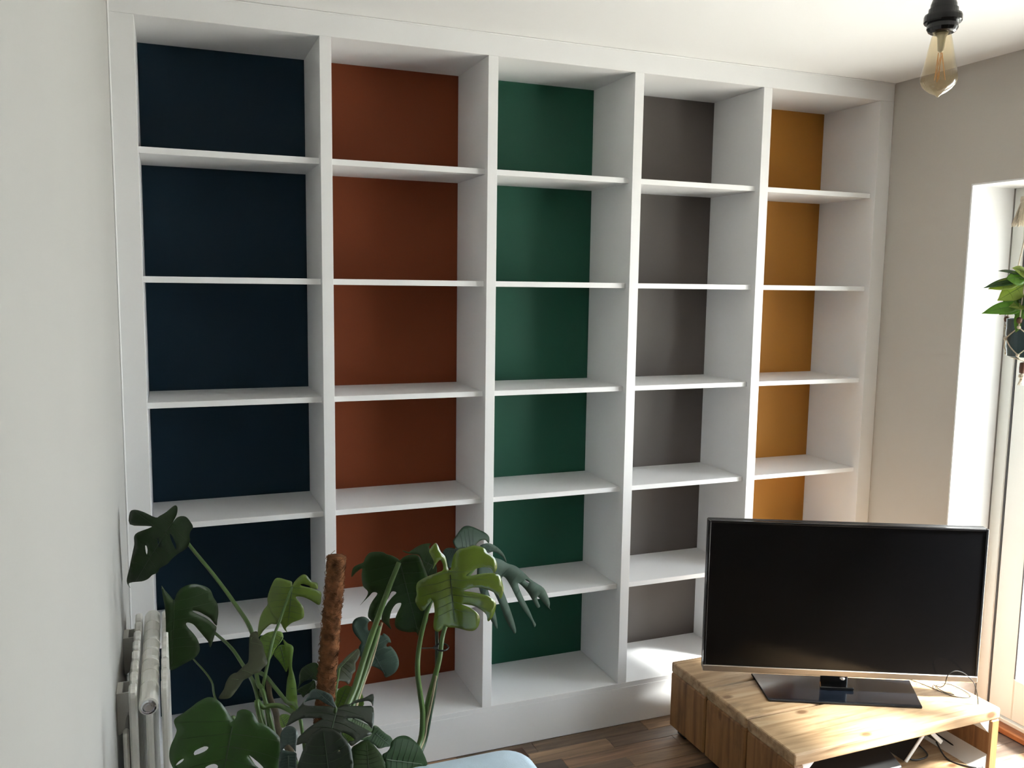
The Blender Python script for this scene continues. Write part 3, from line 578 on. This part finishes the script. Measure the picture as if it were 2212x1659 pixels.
 ['glossy',[0.8568,-0.74,0.9287],[0.1379,0.125,-0.9825],[-0.2495,-0.9556,-0.1566],0.16,0.9,0.35,[[0.0,-0.0],[-0.0046,0.0039],[-0.0201,0.0078],[-0.0396,0.0138],[-0.0547,0.0254],[-0.0569,0.043],[-0.0591,0.0608],[-0.0568,0.0712],[-0.0463,0.0882],[-0.0311,0.0959],[-0.0179,0.1093],[0.0016,0.116],[0.0168,0.1143],[0.0256,0.1069],[0.013,0.1014],[0.0077,0.0964],[0.0017,0.077],[0.0045,0.0554],[0.0158,0.0385],[0.018,0.0543],[0.0185,0.0775],[0.0248,0.1042],[0.0356,0.12],[0.057,0.1259],[0.0824,0.127],[0.1028,0.1182],[0.0875,0.1108],[0.0721,0.0953],[0.058,0.0744],[0.0515,0.0516],[0.0564,0.029],[0.061,0.0437],[0.0718,0.068],[0.0849,0.0889],[0.0991,0.1008],[0.1182,0.106],[0.1481,0.0958],[0.1596,0.0821],[0.1385,0.0797],[0.1167,0.0647],[0.0998,0.0443],[0.0938,0.0216],[0.0993,0.03],[0.1123,0.047],[0.1308,0.0601],[0.1493,0.0625],[0.1703,0.0556],[0.1784,0.0423],[0.1708,0.0176],[0.1642,-0.0068],[0.1563,-0.0199],[0.1508,-0.0276],[0.1633,-0.0349],[0.1674,-0.045],[0.1573,-0.0522],[0.1371,-0.0513],[0.1048,-0.0457],[0.0731,-0.0472],[0.085,-0.0588],[0.1036,-0.0755],[0.0886,-0.0855],[0.0719,-0.0895],[0.0554,-0.084],[0.0352,-0.0837],[0.0194,-0.0769],[0.0064,-0.0531],[-0.002,-0.028],[-0.0046,-0.0155],[-0.0186,-0.0142],[-0.0323,-0.0182],[-0.0318,-0.0235],[-0.0227,-0.0313],[-0.012,-0.0393],[-0.0306,-0.0349],[-0.0499,-0.0408],[-0.0593,-0.0433],[-0.0716,-0.0353],[-0.0776,-0.0252],[-0.0673,-0.0201],[-0.0532,-0.0162],[-0.0389,-0.007],[-0.0229,-0.0041],[-0.0073,-0.0029]],[]],
 ['blue',[1.0198,-0.5,0.8567],[0.7397,0.3257,-0.5889],[0.2961,-0.9433,-0.1497],0.3685,0.5,0.25,[[-0.0064,0.0065],[0.0085,0.024],[0.0342,0.0319],[0.0626,0.0383],[0.091,0.0393],[0.1281,0.0466],[0.1696,0.045],[0.2172,0.04],[0.2592,0.0409],[0.2948,0.0411],[0.3314,0.0316],[0.3703,0.0164],[0.3857,0.0033],[0.4022,-0.0],[0.3733,0.0014],[0.3165,0.0089],[0.2976,0.0094],[0.3135,0.0],[0.337,-0.0088],[0.3283,-0.0165],[0.2959,-0.0088],[0.2583,0.0016],[0.2199,0.0089],[0.1838,0.0115],[0.2002,0.0008],[0.242,-0.0164],[0.2929,-0.0351],[0.3372,-0.053],[0.3597,-0.0601],[0.3601,-0.0695],[0.3342,-0.0589],[0.2877,-0.0484],[0.2315,-0.0336],[0.1713,-0.0107],[0.1319,0.0016],[0.1118,0.0027],[0.1131,-0.0062],[0.1331,-0.0252],[0.1808,-0.0496],[0.2453,-0.0806],[0.29,-0.1046],[0.2922,-0.1153],[0.248,-0.1046],[0.2071,-0.09],[0.1547,-0.0666],[0.1016,-0.0461],[0.0769,-0.047],[0.109,-0.066],[0.1565,-0.0901],[0.2124,-0.128],[0.1698,-0.1194],[0.1083,-0.0902],[0.0546,-0.0652],[0.0161,-0.0367]],[[[0.1961,0.0291],[0.2048,0.0303],[0.2233,0.0306],[0.213,0.0273]]]],
 ['blue',[1.0336,-0.46,0.8876],[0.7302,0.4239,-0.5359],[0.3878,-0.9028,-0.1858],0.1415,0.6,0.2,[[0.0,-0.0],[0.0089,0.0122],[0.0259,0.0208],[0.051,0.0235],[0.0862,0.0217],[0.122,0.0141],[0.1534,0.0003],[0.1231,0.0067],[0.0894,0.0089],[0.0635,0.0062],[0.0491,-0.0031],[0.0256,-0.0032]],[]],
 ['curled',[0.9627,-0.52,0.9054],[0.8783,0.4724,-0.0735],[0.4658,-0.8111,0.3537],0.1058,0.8,0.2,[[-0.0307,0.0259],[-0.0187,0.0341],[0.0047,0.0488],[0.0237,0.0575],[0.042,0.0582],[0.0606,0.0527],[0.086,0.04],[0.1072,0.029],[0.1188,0.0152],[0.114,-0.0002],[0.1005,0.0095],[0.081,0.012],[0.0644,0.0083],[0.0507,0.0014],[0.029,-0.0004],[0.0,0.0],[-0.0191,0.002],[-0.0284,0.0138]],[]],
 ['blue',[0.957,-0.5,0.896],[-0.9782,0.0,0.2075],[0.0518,-0.9684,0.2441],0.0378,0.8,0.2,[[0.0424,0.0082],[0.0334,-0.0023],[0.0196,-0.0048],[0.0068,-0.0032],[-0.0044,0.0015],[-0.0033,0.023],[0.0064,0.0395],[0.0195,0.0504],[0.0267,0.0338],[0.0347,0.019]],[]],
 ['dark2',[0.8687,-0.56,0.8816],[-0.7078,0.634,0.3115],[-0.4928,-0.7591,0.4254],0.0946,0.8,0.3,[[0.0976,-0.0008],[0.0839,-0.0038],[0.0763,-0.006],[0.0647,-0.0244],[0.052,-0.039],[0.0329,-0.0492],[0.0329,-0.0387],[0.015,-0.0254],[-0.0076,-0.0053],[-0.022,0.0222],[-0.012,0.0304],[0.0041,0.0266],[0.027,0.0067],[0.0478,-0.0088],[0.0647,-0.0044],[0.0836,0.0009]],[]],
 ['blue',[0.7072,-0.5,0.6739],[0.4187,0.2732,-0.866],[0.1175,-0.9619,-0.2466],0.1464,0.7,0.2,[[-0.0678,-0.0157],[-0.0825,-0.0066],[-0.0857,0.0083],[-0.0792,0.0229],[-0.0605,0.0309],[-0.0536,0.0225],[-0.0317,0.0159],[-0.0353,0.0272],[-0.042,0.0371],[-0.0251,0.0394],[-0.0049,0.0348],[0.0065,0.0407],[0.0044,0.0474],[0.0257,0.0548],[0.0462,0.053],[0.0401,0.0465],[0.0432,0.0394],[0.0521,0.0393],[0.0576,0.0479],[0.0885,0.0523],[0.1186,0.0494],[0.1395,0.0407],[0.1519,0.0239],[0.1525,-0.0018],[0.1233,-0.0022],[0.089,-0.0148],[0.0692,-0.0286],[0.0394,-0.033],[0.0207,-0.0324],[-0.0013,-0.0249],[-0.0084,-0.0143],[-0.0194,-0.0143],[-0.0467,-0.0181]],[]],
 ['dark2',[0.5498,-0.62,0.6635],[-0.4676,0.5344,-0.7041],[-0.6642,-0.738,-0.119],0.0748,0.8,0.2,[[-0.0288,-0.0164],[-0.014,-0.0248],[0.008,-0.0292],[0.0231,-0.029],[0.0403,-0.0215],[0.056,-0.0092],[0.0757,-0.0009],[0.0507,-0.0037],[0.036,-0.0016],[0.023,0.0037],[0.0118,0.009],[0.0026,0.0183],[-0.027,-0.0053]],[]],
 ['dark2',[0.5488,-0.64,0.6515],[-0.463,0.3684,-0.8062],[-0.5259,-0.8463,-0.0847],0.0543,0.8,0.1,[[-0.0029,-0.0045],[0.0108,-0.0093],[0.0278,-0.0169],[0.0479,-0.0231],[0.0529,-0.0182],[0.0511,-0.0092],[0.056,0.0003],[0.0458,0.0011],[0.0305,0.0059],[0.0156,0.0108],[0.0041,0.0058]],[]],
 ['olive',[0.6114,-0.62,0.6668],[0.6872,0.6976,0.2028],[0.3781,-0.5819,0.72],0.086,0.8,0.1,[[-0.0222,0.0068],[-0.006,0.0089],[0.0142,0.007],[0.0439,0.0073],[0.0677,0.0053],[0.0891,0.0008],[0.0823,-0.0115],[0.0616,-0.0184],[0.0479,-0.0205],[0.0337,-0.0322],[0.0195,-0.0334],[0.0055,-0.0401],[-0.0106,-0.0435],[-0.013,-0.0347],[-0.0195,-0.0262],[-0.0272,-0.0208],[-0.0441,-0.0305],[-0.0639,-0.0361],[-0.0673,-0.0236],[-0.0525,-0.0084]],[]],
 ['young',[0.6106,-0.6,0.5581],[0.2967,-0.3007,0.9064],[-0.4367,-0.8868,-0.1513],0.0665,0.8,0.1,[[0.0207,0.0136],[0.0451,0.0167],[0.0587,0.0095],[0.0672,0.002],[0.069,-0.0114],[0.0687,-0.0319],[0.0571,-0.0445],[0.0446,-0.0513],[0.0266,-0.0569],[0.0178,-0.0306],[0.0013,-0.0047],[-0.0001,0.0036]],[]],
 ['black',[0.5431,-0.98,0.7502],[-0.3849,-0.7752,-0.5009],[0.0517,-0.56,0.8269],0.1032,0.5,0.5,[[0.0004,-0.0015],[-0.0082,0.0073],[-0.015,0.0229],[-0.0257,0.0317],[-0.0377,0.0486],[-0.0532,0.0649],[-0.0251,0.0703],[-0.0322,0.0646],[-0.0329,0.0562],[-0.0257,0.043],[-0.0185,0.0317],[-0.0125,0.0235],[-0.0113,0.0285],[-0.0189,0.0526],[-0.0211,0.0718],[0.0214,0.0799],[0.0169,0.0688],[0.0131,0.055],[0.0124,0.0437],[0.0181,0.0221],[0.0217,0.0316],[0.0262,0.0549],[0.0324,0.0805],[0.044,0.0689],[0.0584,0.0566],[0.0687,0.0468],[0.0619,0.0388],[0.0559,0.0497],[0.0492,0.0354],[0.0485,0.0213],[0.055,0.0245],[0.0637,0.0377],[0.0758,0.0363],[0.0846,0.0083],[0.0871,-0.0213],[0.0824,-0.0435],[0.089,-0.0593],[0.0762,-0.0602],[0.0648,-0.0532],[0.0512,-0.0436],[0.0362,-0.0296],[0.0287,-0.024],[0.0312,-0.0371],[0.0349,-0.0588],[0.0432,-0.0729],[0.0566,-0.0885],[0.0488,-0.0878],[0.0294,-0.086],[0.0181,-0.0771],[-0.0036,-0.0679],[0.0051,-0.0686],[0.0078,-0.0587],[0.0029,-0.0293],[0.0005,-0.0143]],[]],
 ['silver',[0.5365,-1.0,0.761],[-0.6675,0.3476,0.6585],[-0.0904,-0.9156,0.3917],0.0575,1.0,0.3,[[-0.0001,-0.001],[0.0134,-0.0076],[0.0226,-0.013],[0.0362,-0.0101],[0.0483,-0.0056],[0.0578,-0.0005],[0.0607,0.0093],[0.0573,0.0213],[0.0558,0.0313],[0.0511,0.0236],[0.0429,0.013],[0.0351,0.0084],[0.0242,0.0069],[0.0111,0.0035]],[]],
 ['silver',[0.4276,-1.1,0.7426],[0.1611,0.4432,0.8818],[-0.1039,-0.8809,0.4617],0.0451,1.2,0.2,[[0.0014,0.011],[0.017,0.0139],[0.0326,0.014],[0.0418,0.008],[0.0454,0.0],[0.0425,-0.0099],[0.0339,-0.0165],[0.0207,-0.0174],[0.0103,-0.0162],[-0.0001,-0.0164],[0.0064,-0.0104],[0.013,-0.0016],[0.0091,0.0036]],[]],
 ['silver',[0.4302,-1.1,0.7346],[-0.0159,0.0,-0.9999],[-0.1242,-0.9922,0.002],0.0403,1.2,0.1,[[-0.0092,-0.0149],[-0.0091,-0.0014],[-0.0047,0.0137],[0.0075,0.015],[0.0423,0.0137],[0.0548,-0.0],[0.0389,-0.0164]],[]],
 ['black',[0.501,-1.14,0.6767],[-0.0569,0.3677,0.9282],[-0.1316,-0.9244,0.3581],0.1088,0.5,0.2,[[0.108,0.0056],[0.1071,-0.0055],[0.1018,-0.0189],[0.0897,-0.0314],[0.0741,-0.0406],[0.0621,-0.0461],[0.0484,-0.047],[0.0247,-0.0452],[-0.0057,-0.027],[-0.0043,0.0144],[0.0132,0.0465],[0.0451,0.055],[0.0696,0.0452],[0.0825,0.0367],[0.0988,0.025]],[[[0.0634,-0.0222],[0.0635,-0.025],[0.0617,-0.0259],[0.0613,-0.0233]]]],
 ['dark2',[0.6382,-0.9,0.6377],[0.4706,0.5702,-0.6733],[0.5344,-0.7915,-0.2967],0.1052,0.7,0.2,[[-0.0273,0.0086],[-0.0149,0.0137],[0.0148,0.0134],[0.0467,0.0134],[0.079,0.0147],[0.1047,0.0112],[0.1201,0.0],[0.0921,-0.0088],[0.0611,-0.0198],[0.0325,-0.0191],[-0.0147,-0.0221],[-0.0382,-0.0282],[-0.0272,-0.015],[-0.0117,-0.0027]],[]],
 ['dark2',[0.5861,-1.08,0.6552],[0.12,0.841,0.5275],[-0.1396,-0.5118,0.8477],0.0713,0.9,0.3,[[0.061,0.0309],[0.0682,0.0184],[0.0735,0.0076],[0.0743,-0.0015],[0.065,-0.0101],[0.0517,-0.0183],[0.0357,-0.0276],[0.024,-0.0312],[0.0049,-0.0327],[-0.0219,-0.0233],[-0.0295,0.0033],[-0.0115,0.024],[0.0145,0.03],[0.0406,0.031]],[]],
 ['dark3',[0.6365,-1.0,0.6315],[0.8346,0.3266,-0.4437],[0.4732,-0.8373,0.2739],0.1225,0.9,0.3,[[-0.0088,0.008],[0.0012,0.0147],[0.0076,0.0226],[0.0101,0.0345],[0.0222,0.0445],[0.0375,0.0498],[0.056,0.0509],[0.0756,0.0453],[0.0965,0.0351],[0.1146,0.02],[0.1343,0.0001],[0.1123,-0.0044],[0.0873,-0.0084],[0.0645,-0.0195],[0.0224,-0.0298],[0.0047,-0.0196],[0.0019,-0.0056]],[]],
 ['mid',[0.5946,-0.88,0.6704],[0.7097,0.3352,-0.6197],[0.4554,-0.8894,0.0404],0.0597,0.6,0.1,[[-0.0197,-0.0068],[0.0104,0.003],[0.038,0.0016],[0.0726,-0.0001],[0.0785,-0.0134],[0.0514,-0.0143],[0.0127,-0.0123]],[]],
 ['young',[0.5822,-0.9,0.6241],[-0.4854,0.0,0.8743],[0.0933,-0.9943,0.0518],0.0329,0.6,0.0,[[0.0341,0.0013],[0.0292,-0.0071],[0.0183,-0.0122],[-0.0013,-0.0144],[-0.0011,-0.0013],[0.0142,0.0034]],[]],
 ['young',[0.4432,-0.95,0.7133],[-0.2035,0.9052,0.373],[-0.2798,-0.4189,0.8639],0.0331,0.6,0.0,[[0.0305,0.0025],[0.0306,-0.0059],[0.019,-0.0166],[0.0079,-0.0112],[0.0016,-0.0006],[0.0047,0.0078]],[]],
]
STEMS = [
 ['stem',[[0.4537,-0.85,0.4152],[0.4217,-0.78,0.6857],[0.4074,-0.74,0.7238],[0.4049,-0.66,0.8018],[0.3747,-0.56,0.8409],[0.3295,-0.47,0.8915],[0.2766,-0.41,0.9548],[0.2582,-0.405,0.9922]],0.006,0.004],
 ['stem',[[0.4525,-0.86,0.4218],[0.407,-0.78,0.6883],[0.3992,-0.64,0.6915],[0.3923,-0.55,0.6764],[0.3714,-0.42,0.6732],[0.3375,-0.3,0.6704],[0.2862,-0.31,0.7302],[0.2473,-0.39,0.7983]],0.0055,0.0035],
 ['stem',[[0.4722,-0.86,0.4172],[0.3317,-0.72,0.6508],[0.3172,-0.5,0.6305],[0.2804,-0.33,0.619],[0.261,-0.29,0.636]],0.003,0.002],
 ['stem',[[0.4501,-0.95,0.376],[0.3515,-1.0,0.6891],[0.3393,-1.02,0.7774],[0.3356,-1.06,0.8053]],0.006,0.005],
 ['stem',[[0.4199,-0.8,0.6956],[0.415,-0.76,0.6991],[0.4328,-0.7,0.7351],[0.4514,-0.66,0.7829],[0.469,-0.64,0.8157],[0.4825,-0.63,0.8467],[0.501,-0.625,0.8906]],0.005,0.003],
 ['stem',[[0.4805,-0.9,0.6917],[0.46,-0.82,0.7035],[0.4393,-0.76,0.7167],[0.4303,-0.7,0.711],[0.4186,-0.66,0.7064]],0.0035,0.005],
 ['stem',[[0.3997,-0.86,0.702],[0.4113,-0.84,0.7078],[0.4401,-0.84,0.707],[0.4619,-0.86,0.7023],[0.4712,-0.9,0.7088]],0.005,0.0055],
 ['brown',[[0.4631,-0.95,0.6193],[0.4405,-0.88,0.658],[0.438,-0.82,0.6808],[0.4299,-0.78,0.7005],[0.4334,-0.72,0.7105]],0.008,0.006],
 ['stem',[[0.5172,-0.9,0.5384],[0.5809,-0.8,0.6235],[0.6248,-0.74,0.6656],[0.661,-0.7,0.7342],[0.6974,-0.68,0.814],[0.7238,-0.675,0.8786],[0.7517,-0.665,0.9362]],0.009,0.006],
 ['stem',[[0.5352,-0.88,0.523],[0.5982,-0.78,0.6103],[0.6397,-0.72,0.6539],[0.6742,-0.68,0.7122],[0.7041,-0.66,0.7797]],0.007,0.006],
 ['sheath',[[0.5453,-0.88,0.5316],[0.6108,-0.77,0.603],[0.6472,-0.71,0.6481],[0.6843,-0.67,0.7064],[0.711,-0.655,0.7851]],0.006,0.003],
 ['stem',[[0.5648,-0.8,0.5821],[0.5815,-0.72,0.6293],[0.6014,-0.66,0.6679],[0.6103,-0.63,0.6722]],0.004,0.003],
 ['stem',[[0.7347,-0.72,0.3881],[0.8149,-0.62,0.4278],[0.8274,-0.61,0.4963],[0.8184,-0.62,0.5655],[0.8054,-0.64,0.6386],[0.8118,-0.63,0.6947],[0.8224,-0.635,0.7562],[0.8346,-0.655,0.8225],[0.8538,-0.69,0.88],[0.862,-0.728,0.9173]],0.008,0.005],
 ['stem',[[0.743,-0.71,0.3805],[0.8291,-0.6,0.4273],[0.8468,-0.59,0.5212],[0.8666,-0.59,0.5942],[0.8821,-0.58,0.6383],[0.8968,-0.56,0.6916],[0.9259,-0.54,0.7441],[0.9679,-0.51,0.8059],[1.0175,-0.5,0.8557]],0.009,0.005],
 ['dark',[[0.7489,-0.71,0.3914],[0.8302,-0.605,0.4144],[0.8529,-0.595,0.4971],[0.8722,-0.58,0.5761],[0.8804,-0.56,0.6557],[0.8887,-0.54,0.7234],[0.9286,-0.53,0.8173],[0.9639,-0.52,0.8999]],0.006,0.004],
 ['sheath',[[0.7453,-0.715,0.395],[0.8249,-0.615,0.4296],[0.8401,-0.605,0.4788],[0.8561,-0.605,0.5521],[0.8662,-0.6,0.5988]],0.005,0.003],
]

# ------------------------------------------------------------------ monstera in its pot
mo = thing('monstera', 'large potted monstera with split leaves and a brown moss pole', 'plant', (.53, -.86, 0))
bm = bmesh.new(); lathe(bm, [(.10, .0), (.105, .004), (.14, .33), (.15, .335), (.15, .37), (.138, .372), (.134, .335)], c=(.53, -.86, 0), n=36); obj('pot', bm, TERRA, mo, smooth=False)
bm = bmesh.new(); lathe(bm, [(.133, .336), (.1, .343), (.02, .347)], c=(.53, -.86, 0), n=24); obj('soil', bm, SOIL, mo)
# coir moss pole with stray fibres
bm = bmesh.new(); p0, p1 = Vector((.522, -.78, .345)), Vector((.585, -.752, .997))
tube(bm, [p0.lerp(p1, i/119) for i in range(120)], .0205, .0198, n=26, jit=.13)
pole = obj('moss_pole', bm, COIR, mo, smooth=True, label='brown coir moss pole')
bm = bmesh.new()
for k in range(900):
    t = .35+.65*random.random(); c = p0.lerp(p1, t); a = random.random()*6.283; d0 = Vector((math.cos(a), math.sin(a), 0))
    b0 = c+d0*.0195; tz = random.uniform(-1, 1); tg = Vector((-math.sin(a), math.cos(a), tz)).normalized()
    l = random.uniform(.008, .024); o_ = random.uniform(.001, .005)
    tube(bm, [b0-tg*l*.5, b0+d0*o_, b0+tg*l*.5+d0*random.uniform(-.001, .004)], .0007, .0005, n=3)
fb = obj('coir_fibre', bm, COIR, pole); fb['kind'] = 'stuff'
for mname, pts, r0, r1 in STEMS:
    bm = bmesh.new(); q = [list(p) for p in pts]; b = q[0]
    q.insert(0, [.53+(b[0]-.53)*.35, -.86+(b[1]+.86)*.35, .336])
    tube(bm, catmull(q, 6), r0, r1, n=8); obj('stem' if r0 > .004 else 'petiole', bm, STEM[mname], mo, smooth=True)
for (mname, B, S, N, Ln, cup, dr, ol, hs) in LEAVES:
    dark = mname in ('black', 'dark', 'dark2', 'dark3', 'mid')
    if mname in ('black', 'silver', 'dark3') or (mname == 'dark2' and B[1] < -.8) or (mname in ('olive', 'young') and B[2] < .7 and B[1] > -.65):
        bm = bmesh.new(); v = Vector(B) - Vector(N)*.006; c0 = Vector((.54, -.87, .336))
        tube(bm, catmull([c0, c0.lerp(v, .5)+Vector((0, .03, .05)), v], 6), .005, .003, n=8); obj('petiole', bm, STEM['stem'], mo, smooth=True)
    add_leaf(mo, ol, hs, Ln, cup, dr, (Vector(B), Vector(S), Vector(N)), LEAF[mname], VEINB if mname in ('blue', 'curled', 'silver') else VEIND if dark else VEIN, gut=.55 if mname == 'glossy' else .25)
bm = bmesh.new()
ring = [(.8965+.017*math.cos(a)-.008, -.578+.016*math.sin(a), .6645+.003*math.sin(a)) for a in [i*math.pi/8 for i in range(17)]]
tube(bm, ring, .0022, n=6); bx(bm, .866, .874, -.585, -.577, .6635, .6705)
tube(bm, [(.868, -.582, .667), (.845, -.584, .671), (.818, -.586, .6745)], .0018, .0012, n=5)
obj('cable_tie', bm, CABLE, mo, label='black cable tie round the right-hand stems')

# ------------------------------------------------------------------ hanging plant by the door
HC = (2.812, -.69)
hp = thing('hanging_plant', 'leafy green plant in dark teal pot hung before the garden door', 'plant', (HC[0], HC[1], 1.403))
bm = bmesh.new(); lathe(bm, [(.050, 1.4035), (.056, 1.406), (.062, 1.46), (.064, 1.525), (.060, 1.526), (.058, 1.505)], c=(HC[0], HC[1], 0), n=32); obj('pot', bm, TEAL, hp)
bm = bmesh.new(); lathe(bm, [(.0575, 1.506), (.03, 1.514), (.005, 1.516)], c=(HC[0], HC[1], 0), n=20); obj('soil', bm, SOIL, hp)
def hleaf(p0, p1, p2, wid, m, roll=0.0, up=None):
    """simple pointed leaf: stalk from p0, blade from p1 to tip p2"""
    A, Bq = Vector(p1), Vector(p2); S = (Bq-A); Ln = S.length; S.normalize()
    n0 = up or Vector((-.35, -.75, .55)); N = (n0 - S*n0.dot(S)).normalized(); N = Matrix.Rotation(roll, 3, S) @ N
    prof = [(0, 0), (.08, .30), (.22, .46), (.4, .5), (.6, .42), (.78, .26), (.92, .09), (1, 0)]
    ol = [(a*Ln, b*wid) for a, b in prof] + [(a*Ln, -b*wid) for a, b in prof[-2:0:-1]]
    bm = bmesh.new(); tube(bm, catmull([(HC[0]+.5*(p0[0]-HC[0]), HC[1]+.5*(p0[1]-HC[1]), 1.514), p0, p1], 5), .0022, .0014, n=6); obj('petiole', bm, STEM['stem'], hp, smooth=True)
    add_leaf(hp, ol, [], Ln, .9, .45, (A, S, N), HLEAF[m], VEIN, nv=3, wid=.0009)
hleaf((2.78, -.69, 1.60), (2.757, -.694, 1.652), (2.650, -.652, 1.632), .034, 1, .3)
hleaf((2.775, -.69, 1.60), (2.752, -.691, 1.645), (2.664, -.659, 1.624), .040, 2, -.1)
hleaf((2.785, -.68, 1.61), (2.762, -.690, 1.668), (2.695, -.665, 1.684), .036, 1, .6)
hleaf((2.79, -.70, 1.58), (2.765, -.702, 1.634), (2.690, -.674, 1.586), .062, 2, -.2)
hleaf((2.785, -.70, 1.56), (2.757, -.702, 1.572), (2.643, -.660, 1.550), .046, 0, .1)
hleaf((2.785, -.71, 1.555), (2.745, -.704, 1.558), (2.690, -.680, 1.545), .040, 0, .5)
hleaf((2.79, -.71, 1.55), (2.758, -.712, 1.556), (2.738, -.708, 1.484), .040, 0, 0)
hleaf((2.80, -.70, 1.60), (2.79, -.715, 1.66), (2.745, -.72, 1.70), .050, 1, .2)
hleaf((2.81, -.71, 1.60), (2.81, -.73, 1.64), (2.79, -.79, 1.60), .060, 2, .2)
hleaf((2.82, -.70, 1.60), (2.83, -.72, 1.66), (2.85, -.78, 1.69), .055, 1, .0)
hleaf((2.83, -.70, 1.57), (2.85, -.72, 1.60), (2.87, -.80, 1.57), .055, 0, .3)
hleaf((2.80, -.72, 1.56), (2.79, -.735, 1.58), (2.76, -.79, 1.55), .050, 1, .1)
hleaf((2.79, -.70, 1.58), (2.775, -.712, 1.61), (2.735, -.700, 1.565), .042, 1, .1)
hleaf((2.80, -.71, 1.56), (2.785, -.725, 1.585), (2.742, -.735, 1.60), .040, 0, .2)
hleaf((2.79, -.70, 1.57), (2.762, -.700, 1.655), (2.700, -.690, 1.655), .050, 0, -.2)
hleaf((2.80, -.70, 1.60), (2.775, -.705, 1.665), (2.715, -.700, 1.690), .045, 2, .1)
hleaf((2.80, -.71, 1.55), (2.775, -.715, 1.575), (2.715, -.695, 1.568), .038, 2, .0)
for k in range(14):
    a = k*2.399; r = .03+.02*random.random(); x, y_ = HC[0]+r*math.cos(a), HC[1]+r*math.sin(a)
    hleaf((x, y_, 1.53), (x+.01*math.cos(a), y_+.01*math.sin(a), 1.55+.03*random.random()), (HC[0]+.085*math.cos(a), HC[1]+.085*math.sin(a), 1.545+.06*random.random()), .04, (1, 0, 1)[k % 3], random.uniform(-.4, .4))
mh = thing('macrame_hanger', 'cream knotted rope plant hanger with wooden beads and tassels', 'plant hanger', (HC[0], HC[1], ZC))
KZ1, KZ2 = 1.478, 1.43
for k in range(4):
    a = math.radians(195+90*k); an = a+math.pi/4; an2 = a-math.pi/4
    def pt(ang, r, z): return (HC[0]+r*math.cos(ang), HC[1]+r*math.sin(ang), z)
    bm = bmesh.new()
    tube(bm, [pt(a, .004, 1.98), pt(a, .045, 1.70), pt(a, .0665, 1.535), pt(a, .068, 1.500)], .0024, n=6)
    for s in (an, an2):
        tube(bm, catmull([pt(a, .068, 1.500), pt((a+s)/2, .0665, 1.478), pt(s, .0655, 1.462)], 4), .0018, n=6)
        tube(bm, catmull([pt(s, .0655, 1.462), pt((a+s)/2, .064, 1.435), pt(a, .060, 1.412)], 4), .0018, n=6)
    tube(bm, catmull([pt(a, .060, 1.412), pt(a, .045, 1.400), pt(a, .012, 1.392), pt(a, .003, 1.385)], 4), .0022, n=6)
    obj('cord', bm, ROPE, mh, smooth=True)
    for c, r in ((pt(a, .0685, 1.500), .006), (pt(an, .067, 1.462), .0065), (pt(a, .0615, 1.411), .0055)):
        bm = bmesh.new(); bmesh.ops.create_icosphere(bm, subdivisions=2, radius=r, matrix=Matrix.Translation(c)); obj('knot', bm, ROPE, mh, smooth=True)
    bm = bmesh.new(); lathe(bm, [(.003, -.010), (.0075, -.007), (.009, 0), (.0075, .007), (.003, .010)], c=pt(a, .068, 1.522), n=14); obj('bead', bm, BEAD, mh, smooth=True, label='brown wooden bead')
bm = bmesh.new(); lathe(bm, [(.003, 1.386), (.009, 1.384), (.010, 1.368), (.009, 1.352), (.003, 1.350)], c=(HC[0]-.012, HC[1], 0), n=14); obj('bead', bm, BEAD, mh, smooth=True, label='brown wooden bead')
bm = bmesh.new(); lathe(bm, [(.004, 1.350), (.010, 1.345), (.0105, 1.338), (.004, 1.333)], c=(HC[0]-.012, HC[1], 0), n=12)
for k in range(14):
    a = k*.7; tube(bm, [(HC[0]-.012+.003*math.cos(a), HC[1]+.003*math.sin(a), 1.336), (HC[0]-.014+.008*math.cos(a), HC[1]+.008*math.sin(a), 1.312)], .0012, n=4)
obj('bottom_tassel', bm, ROPE, mh)
bm = bmesh.new(); tube(bm, [(HC[0], HC[1], 1.97), (HC[0], HC[1], ZC-.02)], .004, n=8); obj('hanging_rope', bm, ROPE, mh)
bm = bmesh.new(); bmesh.ops.create_uvsphere(bm, u_segments=14, v_segments=10, radius=.013, matrix=Matrix.Translation((HC[0], HC[1], 1.976))); obj('knot', bm, ROPE, mh, smooth=True)
bm = bmesh.new(); tube(bm, catmull([(HC[0], HC[1], ZC-.0005), (HC[0], HC[1], ZC-.015), (HC[0]+.01, HC[1], ZC-.025), (HC[0], HC[1], ZC-.034), (HC[0]-.008, HC[1], ZC-.026)]), .002, n=6); obj('ceiling_hook', bm, CHROME, mh)
# side tassel of loose strands
bm = bmesh.new(); tube(bm, catmull([(HC[0], HC[1], 1.965), (2.815, -.66, 1.955), (2.811, -.640, 1.925)], 5), .003, n=6); obj('tassel_cord', bm, ROPE, mh)
bm = bmesh.new(); lathe(bm, [(.003, .012), (.009, .010), (.011, .0), (.009, -.012)], c=(2.811, -.6385, 1.905), n=14); obj('tassel_knot', bm, ROPE, mh, smooth=True)
bm = bmesh.new()
for k in range(60):
    a = random.random()*6.283; r = random.random()**.5
    e0 = Vector((2.811+.008*r*math.cos(a), -.6385+.008*r*math.sin(a), 1.897)); e1 = Vector((2.797+.021*r*math.cos(a), -.6385+.021*r*math.sin(a), 1.818+.014*random.random()))
    tube(bm, [e0, e0.lerp(e1, .5)+Vector((0, 0, .002)), e1], .0012, .0010, n=4)
tb = obj('tassel', bm, ROPE, mh)
